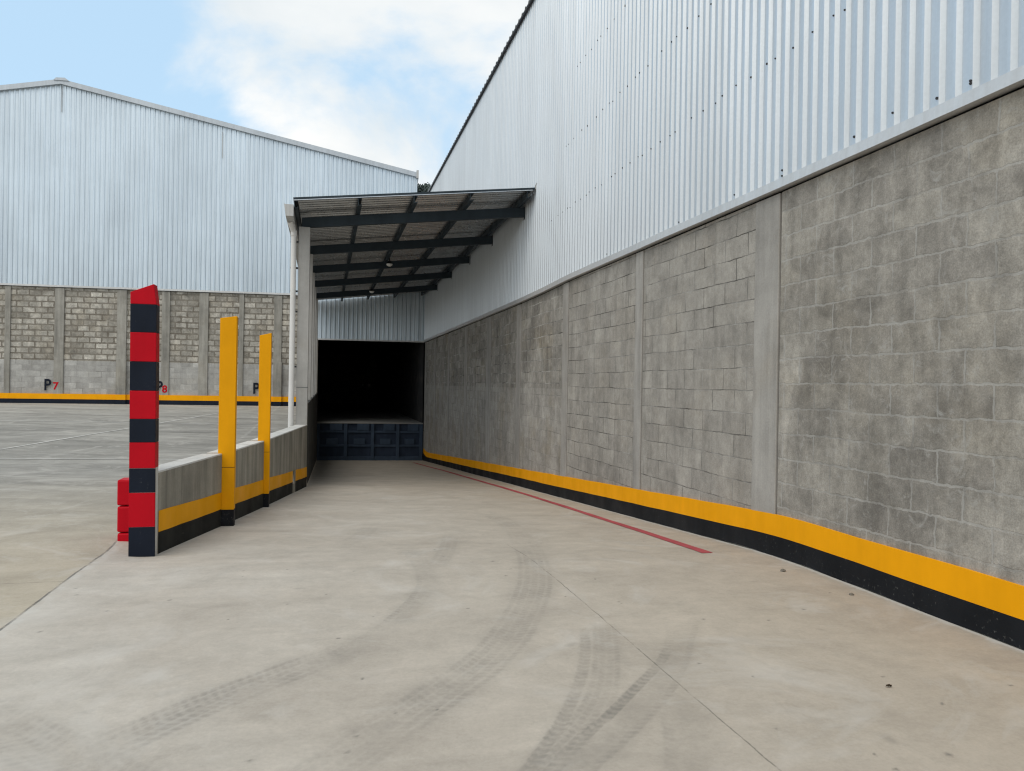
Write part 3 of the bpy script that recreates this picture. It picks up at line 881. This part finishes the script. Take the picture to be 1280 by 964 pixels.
# hall behind the dock opening
FZ = -0.12
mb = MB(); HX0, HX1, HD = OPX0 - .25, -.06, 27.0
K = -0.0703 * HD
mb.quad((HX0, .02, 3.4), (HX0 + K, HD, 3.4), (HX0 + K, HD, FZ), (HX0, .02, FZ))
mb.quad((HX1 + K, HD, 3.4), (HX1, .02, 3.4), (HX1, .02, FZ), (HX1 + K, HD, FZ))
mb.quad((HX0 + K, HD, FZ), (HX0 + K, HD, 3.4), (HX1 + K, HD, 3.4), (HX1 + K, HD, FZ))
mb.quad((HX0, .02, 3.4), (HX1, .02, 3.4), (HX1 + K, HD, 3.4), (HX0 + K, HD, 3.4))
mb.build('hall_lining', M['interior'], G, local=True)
mb = MB(); mb.hexa([(HX0, .14, FZ - .15), (HX1, .14, FZ - .15), (HX1 + K, HD, FZ - .15), (HX0 + K, HD, FZ - .15)], [(HX0, .14, FZ), (HX1, .14, FZ), (HX1 + K, HD, FZ), (HX0 + K, HD, FZ)])
mb.build('hall_floor', M['interior_floor'], G, local=True)
mb = MB(); mb.box(HX0 - .3, HX0 + .0, -.0, .25, -1.7, BT); mb.build('door_jamb', M['concrete'], G, local=True)
mb = MB(); mb.box(-3.02, -2.88, HD - .03, HD - .005, 1.10, 1.32); mb.build('wall_plate', M['plate'], G, local=True)
mb = MB(); mb.box(-2.62, -2.40, HD - .03, HD - .005, 1.04, 1.32); mb.build('wall_plate', M['plate'], G, local=True)

# ------------------------------------------------------------------ loading dock face (steel frame standing in the opening)
D = empty('loading_dock', (3.595, 28.6, -1.54), 'dark navy steel loading dock front closing the foot of the ramp', 'loading dock', rz=math.radians(-4.029), local=True)
def dz(z): return z + 1.54
u0, u1 = OPX0 + .02, -.03
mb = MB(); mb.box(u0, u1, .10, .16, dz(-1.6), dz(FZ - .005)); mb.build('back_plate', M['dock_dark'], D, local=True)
mb = MB(); mb.box(u0, u1, .03, .095, dz(-.165), dz(FZ + .004)); mb.build('dock_lip', M['interior_floor'], D, bevel=.008, local=True)
for z0, z1 in ((-.50, -.43), (-1.02, -.94), (-1.545, -1.38)):
    mb = MB(); mb.box(u0, u1, .05, .098, dz(z0), dz(z1)); mb.build('rail', M['dock'], D, bevel=.006, local=True)
ribx = [-3.88, -2.88, -1.90, -.97, -.10]
for x in ribx:
    mb = MB(); mb.box(x - .06, x + .06, .02, .0985, dz(-1.545), dz(-.17)); mb.build('upright', M['dock'], D, bevel=.006, local=True)
for i, x in enumerate(ribx[:-1]):
    w = ribx[i + 1] - x
    mb = MB(); mb.box(x + w * .42, x + w * .88, .035, .0975, dz(-.425), dz(-.17)); mb.build('bumper_plate', M['dock'], D, bevel=.01, local=True)
    mb = MB(); mb.box(x + w * .30, x + w * .72, .045, .0973, dz(-.935), dz(-.72)); mb.build('stiffener_plate', M['dock'], D, bevel=.008, local=True)

# ------------------------------------------------------------------ canopy over the ramp
CP = empty('canopy', (1.5, 13.0, 0.0), 'lean-to canopy of dark ribbed sheet on slate steel beams over the dock ramp', 'canopy')
CY0, CY1 = 12.95, 28.55
def cz(x): return 4.79 + 0.117 * (x - 3.42)
mb = MB(); pitch = 0.165; y = CY0
prof = [(0, 0), (.28, 0), (.5, 1), (.78, 1), (1, 0)]
k = 0
while y < CY1:
    if k % 9 == 0: mb.t = rs.random()
    for (p0, d0), (p1, d1) in zip(prof[:-1], prof[1:]):
        a, c = y + p0 * pitch, y + p1 * pitch
        h0, h1 = d0 * .042, d1 * .042
        mb.quad((-.575, a, cz(-.575) + h0), (3.535, a, cz(3.535) + h0), (3.535, c, cz(3.535) + h1), (-.575, c, cz(-.575) + h1))
    y += pitch; k += 1
mb.build('roof_sheet', M['zinc_under'], CP)
mb = MB(); mb.hexa([(-.575, CY0 - .012, cz(-.575) + .012), (3.52, CY0 - .012, cz(3.52) + .012), (3.52, CY0 - .001, cz(3.52) + .012), (-.575, CY0 - .001, cz(-.575) + .012)],
                   [(-.575, CY0 - .012, cz(-.575) + .047), (3.52, CY0 - .012, cz(3.52) + .047), (3.52, CY0 - .001, cz(3.52) + .047), (-.575, CY0 - .001, cz(-.575) + .047)])
mb.build('edge_trim', M['steel'], CP)
for x in (-.53, .50, 1.43, 2.40, 3.42):
    mb = MB(); b = .055
    z0, z1 = cz(x) - .125, cz(x) - .004
    # C section: web and two flanges
    mb.box(x - .03, x - .022, CY0 + .02, CY1 - .05, z0, z1)
    mb.box(x - .0215, x + .03, CY0 + .02, CY1 - .05, z0, z0 + .008)
    mb.box(x - .0215, x + .03, CY0 + .02, CY1 - .05, z1 - .008, z1)
    mb.box(x + .022, x + .03, CY0 + .02, CY1 - .05, z0 + .0085, z0 + .03)
    mb.build('purlin', M['steel'], CP)
beamY = (13.76, 16.6, 19.4, 22.25, 25.3)
for yb in beamY:
    xl, xr = -.46, 3.54
    zt = lambda x: cz(x) - .128
    mb = MB()
    def slab(z0, z1, y0, y1):
        mb.hexa([(xl, y0, zt(xl) + z0), (xr, y0, zt(xr) + z0), (xr, y1, zt(xr) + z0), (xl, y1, zt(xl) + z0)],
                [(xl, y0, zt(xl) + z1), (xr, y0, zt(xr) + z1), (xr, y1, zt(xr) + z1), (xl, y1, zt(xl) + z1)])
    slab(-.175, 0, yb - .05, yb + .05)
    bo = mb.build('beam', M['steel'], CP, bevel=.004)
    mb = MB(); mb.box(3.545, 3.575, yb - .09, yb + .09, zt(3.5) - .21, zt(3.5) + .02); mb.build('wall_bracket', M['steel'], bo)
for i, yb in enumerate(beamY):
    mb = MB()
    x0, x1 = -.505, -.315
    zt_ = cz(-.4) - .128 - .177
    mb.box(x0, x1, yb - .12, yb + .14, 0.0 if i == 0 else .9, zt_)
    mb.build('concrete_column', M['concrete_column'], CP, bevel=.006)
    mb = MB(); mb.box(x0 + .02, x1 - .01, yb - .09, yb + .09, zt_ + .0005, zt_ + .012); mb.build('bearing_plate', M['steel'], CP)
# joint line round the first column
mb = MB(); mb.box(-.5065, -.3135, 13.6385, 13.9015, 1.255, 1.263); mb.build('column_joint', M['steel'], CP)
# box gutter on the low eave
mb = MB()
g0, g1, gz0, gz1 = -.715, -.572, 4.06, 4.25
t = .006
mb.hexa([(g0 + .03, CY0 - .02, gz0), (g1, CY0 - .02, gz0), (g1, CY1, gz0), (g0 + .03, CY1, gz0)], [(g0 + .03, CY0 - .02, gz0 + t), (g1, CY0 - .02, gz0 + t), (g1, CY1, gz0 + t), (g0 + .03, CY1, gz0 + t)])
mb.hexa([(g0 + .024, CY0 - .02, gz0), (g0 + .0295, CY0 - .02, gz0), (g0 + .0295, CY1, gz0), (g0 + .024, CY1, gz0)], [(g0 - .006, CY0 - .02, gz1 + .02), (g0, CY0 - .02, gz1 + .02), (g0, CY1, gz1 + .02), (g0 - .006, CY1, gz1 + .02)])
mb.box(g1 + .0005, g1 + t, CY0 - .02, CY1, gz0, gz1)
mb.hexa([(g0 + .03, CY0 - .025, gz0), (g1, CY0 - .025, gz0), (g1, CY0 - .0205, gz0), (g0 + .03, CY0 - .0205, gz0)], [(g0, CY0 - .025, gz1), (g1, CY0 - .025, gz1), (g1, CY0 - .0205, gz1), (g0, CY0 - .0205, gz1)])
gut = mb.build('gutter', M['gutter'], CP)
# downpipe with outlet and clips
px, py = -.585, 13.60
mb = MB(); mb.smooth = True
mb.tube((px, py, .05), (px, py, 3.93), .046, n=18, caps=False)
mb.tube((px, py, 3.93), (px - .06, py - .15, 4.085), .046, .05, n=18, caps=False)
dp = mb.build('downpipe', M['pvc'], CP)
mb = MB(); mb.smooth = True; mb.tube((px, py, 3.86), (px, py, 3.95), .053, n=18); mb.build('pipe_collar', M['pvc'], dp)
for z in (3.75, 3.3, 2.9, 2.55, 1.6):
    mb = MB(); mb.box(px - .05, -.507, py + .02, py + .05, z, z + .03); mb.build('pipe_clip', M['screw'], dp)
# wall flashing where the canopy meets the cladding
mb = MB(); mb.hexa([(3.50, CY0, cz(3.5) + .028), (3.545, CY0, cz(3.5) + .028), (3.545, CY1, cz(3.5) + .028), (3.50, CY1, cz(3.5) + .028)],
                   [(3.535, CY0 - .03, cz(3.5) + .13), (3.545, CY0 - .03, cz(3.5) + .13), (3.545, CY1, cz(3.5) + .13), (3.535, CY1, cz(3.5) + .13)])
mb.build('wall_flashing', M['flashing'], CP)

# two lamps hung under the canopy
def lamp(x, y, label):
    zt = cz(x) - .13
    o = empty('canopy_lamp', (x, y, zt), label, 'lamp', 'lamps under the canopy')
    mb = MB(); mb.tube((x, y, zt), (x, y, zt - .07), .014); mb.build('stem', M['lamp_black'], o)
    mb = MB(); mb.smooth = True
    mb.tube((x, y, zt - .06), (x, y, zt - .14), .03, .085, 20)
    mb.build('housing', M['lamp_black'], o)
    mb = MB(); mb.smooth = True
    rad = [(.078, .140), (.074, .160), (.058, .182), (.030, .198), (.004, .203)]
    for (r0, z0), (r1, z1) in zip(rad[:-1], rad[1:]): mb.tube((x, y, zt - z0), (x, y, zt - z1), r0, r1, 20, caps=False)
    mb.build('globe', M['lamp_white'], o)


lamp(1.46, 18.9, 'small black lamp with white globe under the canopy, nearer of the two')
lamp(1.36, 24.6, 'small black lamp with white globe under the canopy, farther one near the dock')

# ------------------------------------------------------------------ wall along the shaded side of the ramp; its shade is put into the colour
RW = empty('ramp_side_wall', (-.4, 21.0, 0.0), 'concrete retaining wall coloured dark for its shade, along the left side of the ramp under the canopy columns', 'wall')
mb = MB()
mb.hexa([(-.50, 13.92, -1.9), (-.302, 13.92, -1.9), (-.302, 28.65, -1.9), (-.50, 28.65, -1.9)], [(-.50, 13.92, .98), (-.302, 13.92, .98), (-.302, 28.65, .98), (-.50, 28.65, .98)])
mb.build('lower_wall', M['shade_concrete'], RW, bevel=.01)

# ------------------------------------------------------------------ low concrete wall flanking the ramp mouth
LW = empty('low_wall', (-.9, 9.5, 0.0), 'low grey concrete wall with yellow and black foot bands beside the ramp', 'wall')
TH = .185; TOPZ = .612
def wseg(mb, ya, yb, za, zb, proud=0.0, th=TH, n=6):
    """piece of wall between two stations; za/zb functions of Y"""
    ys = np.linspace(ya, yb, n + 1)
    for i in range(n):
        a, c = float(ys[i]), float(ys[i + 1]); xa, xc = float(wall_x(a)) + proud, float(wall_x(c)) + proud
        mb.hexa([(xa - th, a, za(a)), (xa, a, za(a)), (xc, c, za(c)), (xc - th, c, za(c))],
                [(xa - th, a, zb(a)), (xa, a, zb(a)), (xc, c, zb(c)), (xc - th, c, zb(c))])


flat = lambda z: (lambda y: z)
gl = lambda y: float(ramp_left(y))
HOLE = (12.15, 12.42)
def wpanel(y0, y1, z0=-.75):
    """a solid panel as one closed prism"""
    mb = MB()
    pts = [(float(wall_x(y)), y) for y in (y0, y1)]
    (xa, a), (xc, c) = pts
    mb.hexa([(xa - TH, a, z0), (xa, a, z0), (xc, c, z0), (xc - TH, c, z0)], [(xa - TH, a, TOPZ - .014), (xa, a, TOPZ - .014), (xc, c, TOPZ - .014), (xc - TH, c, TOPZ - .014)])
    mb.m = 1
    mb.hexa([(xa - TH, a, TOPZ - .0135), (xa + .001, a, TOPZ - .0135), (xc + .001, c, TOPZ - .0135), (xc - TH, c, TOPZ - .0135)], [(xa - TH, a, TOPZ), (xa - .002, a, TOPZ), (xc - .002, c, TOPZ), (xc - TH, c, TOPZ)])
    return mb
wpanel(6.62, 8.17).build('wall_panel', [M['concrete_wall'], M['concrete_cap']], LW)
wpanel(8.30, 9.90).build('wall_panel', [M['concrete_wall'], M['concrete_cap']], LW)
# last panel with a weep slot through it
mb = MB()
for ya, yb, z0, z1, mi in ((10.03, HOLE[0], -.75, TOPZ - .014, 0), (HOLE[1], 13.66, -.75, TOPZ - .014, 0), (HOLE[0], HOLE[1], -.75, -.235, 0), (HOLE[0], HOLE[1], -.02, TOPZ - .014, 0)):
    xa, xc = float(wall_x(ya)), float(wall_x(yb))
    mb.hexa([(xa - TH, ya, z0), (xa, ya, z0), (xc, yb, z0), (xc - TH, yb, z0)], [(xa - TH, ya, z1), (xa, ya, z1), (xc, yb, z1), (xc - TH, yb, z1)])
xa, xc = float(wall_x(10.03)), float(wall_x(13.66)); mb.m = 1
mb.hexa([(xa - TH, 10.03, TOPZ - .0135), (xa + .001, 10.03, TOPZ - .0135), (xc + .001, 13.66, TOPZ - .0135), (xc - TH, 13.66, TOPZ - .0135)],
        [(xa - TH, 10.03, TOPZ), (xa - .002, 10.03, TOPZ), (xc - .002, 13.66, TOPZ), (xc - TH, 13.66, TOPZ)])
mb.build('wall_panel', [M['concrete_wall'], M['concrete_cap']], LW)
mb = MB(); xa, xc = float(wall_x(HOLE[0])), float(wall_x(HOLE[1]))
mb.hexa([(xa - TH + .01, HOLE[0] + .001, -.234), (xa - .10, HOLE[0] + .001, -.234), (xc - .10, HOLE[1] - .001, -.234), (xc - TH + .01, HOLE[1] - .001, -.234)],
        [(xa - TH + .01, HOLE[0] + .001, -.021), (xa - .10, HOLE[0] + .001, -.021), (xc - .10, HOLE[1] - .001, -.021), (xc - TH + .01, HOLE[1] - .001, -.021)])
mb.build('slot_shade_plate', M['shade_concrete'], LW)  # dark plate set inside the slot, standing in for the shade there
for nm, lo, hi, m, seed in (('black_band', -.3, .172, M['black_wall'], 4), ('yellow_band', .172, .345, M['yellow_post'], 5)):
    for ya, yb in ((6.64, 8.17), (8.30, 9.90), (10.03, HOLE[0]), (HOLE[1], 13.66)):
        mb = MB(); n = 14; ys = np.linspace(ya, yb, n); jt = vnoise(n, 3, seed) * .005
        for i in range(n - 1):
            a, c = ys[i], ys[i + 1]; xa, xc = float(wall_x(a)) + .003, float(wall_x(c)) + .003
            mb.quad((xa, a, gl(a) + lo), (xc, c, gl(c) + lo), (xc, c, gl(c) + hi + jt[i + 1]), (xa, a, gl(a) + hi + jt[i]))
        mb.build(nm, m, LW)

# yellow height posts standing in the wall
def post(y, x0, x1, ztl, ztr, label, band):
    o = empty('yellow_post', (.5 * (x0 + x1), y, gl(y)), label, 'post', 'yellow posts on the ramp wall')
    g = gl(y)
    y0, y1 = y - .0, y + .12
    mb = MB()
    mb.hexa([(x0, y0, g + band), (x1, y0, g + band), (x1, y1, g + band), (x0, y1, g + band)], [(x0, y0, ztl), (x1, y0, ztr), (x1, y1, ztr), (x0, y1, ztl)])
    mb.build('shaft', M['yellow_post'], o, bevel=.004)
    mb = MB(); mb.box(x0 - .0, x1 + .001, y0 - .001, y1 + .001, g - .2, g + band - .0005); mb.build('black_foot', M['black'], o, bevel=.003)
    mb = MB(); mb.box(x0 + .0, x1 + .0015, y0 - .0015, y0 + .03, .47, .474); mb.build('lift_joint', M['void'], o)


post(8.175, -1.055, -.895, 1.985, 2.01, 'yellow post in the low ramp wall, the one nearer the striped post', .165)
post(9.905, -.815, -.675, 1.92, 1.955, 'yellow post in the low ramp wall, the one nearer the canopy column', .165)

# ------------------------------------------------------------------ striped post at the end of the wall
SP = empty('striped_post', (-1.39, 6.55, -.05), 'tall post banded red and black at the near end of the low wall', 'post')
px0, px1, py0, py1 = -1.488, -1.298, 6.50, 6.62
mb = MB(); mb.box(px0 + .003, px1 - .006, py0 + .003, py1, -.3, .66); mb.build('core', M['concrete_cap'], SP)
zs = [-.35, .187, .458, .650, .854, 1.039, 1.262, 1.491, 1.721, 1.943]
lean = lambda z: -.016 * (z / 2.0)
for i in range(len(zs)):
    z0 = zs[i]; red = i % 2 == 1
    mb = MB()
    m = M['red'] if red else M['navy']
    bx1 = px1 if i > 2 else px1 - .006
    bx1f = px1
    z1 = zs[i + 1] - .001 if i + 1 < len(zs) else 2.06
    a, c = lean(z0), lean(z1)
    if i + 1 == len(zs):
        mb.hexa([(px0 + a, py0, z0), (px1 + a, py0, z0), (px1 + a, py1 + .004, z0), (px0 + a, py1 + .004, z0)],
                [(px0 + c, py0, 2.035), (px1 + c - .02, py0, 2.105), (px1 + c - .02, py1 + .004, 2.105), (px0 + c, py1 + .004, 2.035)])
    elif i > 2:
        mb.hexa([(px0 + a, py0, z0), (px1 + a, py0, z0), (px1 + a, py1 + .004, z0), (px0 + a, py1 + .004, z0)],
                [(px0 + c, py0, z1), (px1 + c, py0, z1), (px1 + c, py1 + .004, z1), (px0 + c, py1 + .004, z1)])
    else:      # low down the paint stops at the front corner and bare concrete shows on the ramp side
        mb.hexa([(px0 + a, py0, z0), (px1 + a, py0, z0), (px1 + a, py0 + .02, z0), (px0 + a, py0 + .02, z0)],
                [(px0 + c, py0, z1), (px1 + c, py0, z1), (px1 + c, py0 + .02, z1), (px0 + c, py0 + .02, z1)])
        mb.box(px0 + a - .0, px0 + .0029, py0 + .0205, py1 + .004, z0, z1)
    o = mb.build('painted_band', m, SP, bevel=.0035)

# red painted blocks stacked behind it
RB = empty('block_pier', (-1.58, 6.98, 0.0), 'short stack of red painted concrete blocks tucked behind the striped post', 'block pier')
for z0, z1, dx in ((-.12, .068, 0.0), (.076, .290, -.003), (.298, .512, -.006)):
    mb = MB(); mb.box(-1.668 + dx, -1.46 + dx, 6.90, 7.08, z0, z1); mb.build('block', M['red'], RB, bevel=.014)

# ------------------------------------------------------------------ crumbs and leaf on the floor
def crumb(x, y, s, label, seed):
    r = random.Random(seed); mb = MB(); z = float(ramp_z(x, y))
    rings = 4; seg = 9
    P = []
    for i in range(rings + 1):
        th = math.pi * .5 * i / rings
        P.append([(x + s * math.cos(th) * math.cos(2 * math.pi * j / seg) * r.uniform(.7, 1.2), y + s * math.cos(th) * math.sin(2 * math.pi * j / seg) * r.uniform(.6, 1.1), z + .002 + s * .7 * math.sin(th) * r.uniform(.8, 1.1)) for j in range(seg)])
    for i in range(rings):
        for j in range(seg):
            mb.quad(P[i][j], P[i][(j + 1) % seg], P[i + 1][(j + 1) % seg], P[i + 1][j])
    o = mb.build('mortar_crumb', M['clod'], None)
    return tag(o, label, 'rubble')


crumb(3.33, 5.02, .022, 'grey mortar crumb on the floor, the one nearer the red line end', 1)
crumb(3.40, 4.35, .017, 'small grey mortar crumb near the black band, farther from the red line', 2)
mb = MB()
pts = [(0, 0), (.012, .006), (.026, .006), (.036, 0), (.026, -.007), (.011, -.006)]
z = .006
mb.ngon([(2.50 + a, 2.96 + c, z + (0.006 if k % 2 else 0)) for k, (a, c) in enumerate(reversed(pts))])
mb.ngon([(2.50 + a, 2.96 + c, z - .002 + (0.006 if k % 2 else 0)) for k, (a, c) in enumerate(pts)])
tag(mb.build('dry_leaf', M['leaf_dry'], None), 'tiny dark dry leaf lying on the bare concrete at right', 'leaf')

# ------------------------------------------------------------------ wooded hill far behind
hc = (30.0, 262.0)
def hill_h(x, y):
    d = math.hypot((x - hc[0]) / 95, (y - hc[1]) / 70)
    return 62.8 * math.exp(-d * d * 1.4) + 3 * math.sin(x * .07) * math.exp(-d) - 2
mb = MB(); mb.smooth = True
g = 40
xs = np.linspace(hc[0] - 210, hc[0] + 210, g); ys = np.linspace(hc[1] - 150, hc[1] + 160, g)
for i in range(g - 1):
    for j in range(g - 1):
        mb.quad(*[(x, y, hill_h(x, y)) for x, y in ((xs[i], ys[j]), (xs[i + 1], ys[j]), (xs[i + 1], ys[j + 1]), (xs[i], ys[j + 1]))])
def leafmat(name, a, bcol):
    m, nt, b = mat(name)
    t = N(nt, 'ShaderNodeAttribute', attribute_name='tone').outputs['Fac']
    L(nt, mixc(nt, t, a, bcol), b.inputs['Base Color']); b.inputs['Roughness'].default_value = .8
    return m
M['hill'] = leafmat('hill_scrub', (.03, .045, .04), (.045, .06, .05))
M['wood'] = leafmat('far_foliage', (.022, .036, .036), (.055, .078, .07))
tag(mb.build('hill', M['hill']), 'dark wooded hill showing between the two warehouses', 'hill', kind='structure')
mb = MB(); r = random.Random(9)
def crown(cx, cy, base, h, w, nleaf):
    lobes = [(cx + r.uniform(-.45, .45) * w, cy + r.uniform(-.45, .45) * w, base + h * r.uniform(.35, .95), w * r.uniform(.28, .5)) for _ in range(7)]
    for _ in range(nleaf):
        lx, ly, lz, lr = r.choice(lobes)
        v = Vector((r.gauss(0, 1), r.gauss(0, 1), r.gauss(0, 1))).normalized() * lr * r.uniform(.55, 1.05)
        c = Vector((lx, ly, lz)) + v
        a = Vector((r.gauss(0, 1), r.gauss(0, 1), r.gauss(0, 1))).normalized(); b2 = a.orthogonal().normalized()
        s = r.uniform(.25, .6); mb.t = r.random()
        mb.quad(c - a * s, c - b2 * s, c + a * s, c + b2 * s)
for _ in range(90):
    x = hc[0] + r.uniform(-60, 60); y = hc[1] + r.uniform(-60, 10)
    crown(x, y, hill_h(x, y) - .5, r.uniform(5, 8.5), r.uniform(4, 6), 70)
for x, y in ((27.5, 244.0), (31.5, 247.0), (34.5, 246.0), (38, 247), (25, 246), (29.5, 243)):
    crown(x, y, hill_h(x, y) - .5, r.uniform(6, 9), r.uniform(5, 6.5), 700)
tag(mb.build('distant_wood', M['wood']), 'dark mass of trees on the far hill between the warehouses', 'wood', kind='stuff')

# ------------------------------------------------------------------ light, sky
SUN_EL, SUN_AZ = math.radians(56), math.radians(225)     # azimuth clockwise from +Y
sd = Vector((math.sin(SUN_AZ) * math.cos(SUN_EL), math.cos(SUN_AZ) * math.cos(SUN_EL), math.sin(SUN_EL)))
sl_ = bpy.data.lights.new('sun', 'SUN'); sl_.energy = 1.3; sl_.angle = math.radians(50); sl_.color = (1.0, .93, .83)
so = bpy.data.objects.new('sun', sl_); link(so); so.rotation_euler = sd.to_track_quat('Z', 'Y').to_euler(); so.location = (0, 0, 60)

world = bpy.data.worlds.new('World'); scene.world = world; world.use_nodes = True
nt = world.node_tree; bg = nt.nodes['Background']
sky = N(nt, 'ShaderNodeTexSky', sky_type='NISHITA'); sky.sun_disc = False; sky.sun_elevation = SUN_EL; sky.sun_rotation = SUN_AZ
sky.air_density = 1.0; sky.dust_density = 1.6; sky.ozone_density = 1.0
SS = 0.15
bg.inputs['Strength'].default_value = SS
tc = N(nt, 'ShaderNodeTexCoord').outputs['Generated']
sx = N(nt, 'ShaderNodeSeparateXYZ'); L(nt, tc, sx.inputs[0])
zz = math2(nt, 'ADD', math2(nt, 'MAXIMUM', sx.outputs[2], 0.0), 0.22)
cx = math2(nt, 'DIVIDE', sx.outputs[0], zz); cy = math2(nt, 'DIVIDE', sx.outputs[1], zz)
cv = N(nt, 'ShaderNodeCombineXYZ'); L(nt, cx, cv.inputs[0]); L(nt, cy, cv.inputs[1]); cv.inputs[2].default_value = 3.7
cn = noise(nt, cv.outputs[0], 1.35, 9, 0.56, 0.35)
# clear patch low in the north-west, broken cloud elsewhere
dp_ = N(nt, 'ShaderNodeVectorMath', operation='DOT_PRODUCT'); L(nt, tc, dp_.inputs[0]); dp_.inputs[1].default_value = (-0.55, 0.78, 0.30)
bias = mapr(nt, dp_.outputs['Value'], 0.855, 0.955, 0.13, -0.20, True)
dens = math2(nt, 'ADD', cn, bias)
mask = mapr(nt, dens, 0.44, 0.62, 0.0, 1.0, True)
shade = mapr(nt, noise(nt, mapping(nt, cv.outputs[0], (1, 1, 1), (.13, .09, 0)), 1.7, 7, 0.55, 0.2), 0.3, 0.7, 0.0, 1.0)
cloud = mixc(nt, shade, tuple(v / SS for v in (.64, .705, .745)), tuple(v / SS for v in (.89, .89, .875)))
clear = mixc(nt, 0.8, sky.outputs[0], tuple(v / SS for v in (.50, .71, .895)))
L(nt, mixc(nt, mask, clear, cloud), bg.inputs['Color'])

# ------------------------------------------------------------------ camera
f, Hc, yaw, roll = 950.0, 1.35, math.atan(232 / 950), 0.0165
fw = Vector((math.sin(yaw), math.cos(yaw), 0)); rt = Vector((math.cos(yaw), -math.sin(yaw), 0)); up = Vector((0, 0, 1))
R = rt * math.cos(roll) + up * math.sin(roll); U = up * math.cos(roll) - rt * math.sin(roll)
cd = bpy.data.cameras.new('camera'); cd.sensor_width = 36; cd.lens = 36 * f / 1280; cd.clip_start = .05; cd.clip_end = 3000
co = bpy.data.objects.new('camera', cd); link(co)
B = -fw
co.matrix_world = Matrix(((R.x, U.x, B.x, 0), (R.y, U.y, B.y, 0), (R.z, U.z, B.z, Hc), (0, 0, 0, 1)))
scene.camera = co

scene.view_settings.view_transform = 'Standard'; scene.view_settings.look = 'None'
scene.view_settings.gamma = 1.0; scene.view_settings.exposure = 0.22; scene.view_settings.use_curve_mapping = False
scene.cycles.max_bounces = 6; scene.cycles.diffuse_bounces = 4
scene.cycles.use_denoising = True
scene.cycles.filter_width = 1.2
scene.cycles.denoising_prefilter = 'ACCURATE'
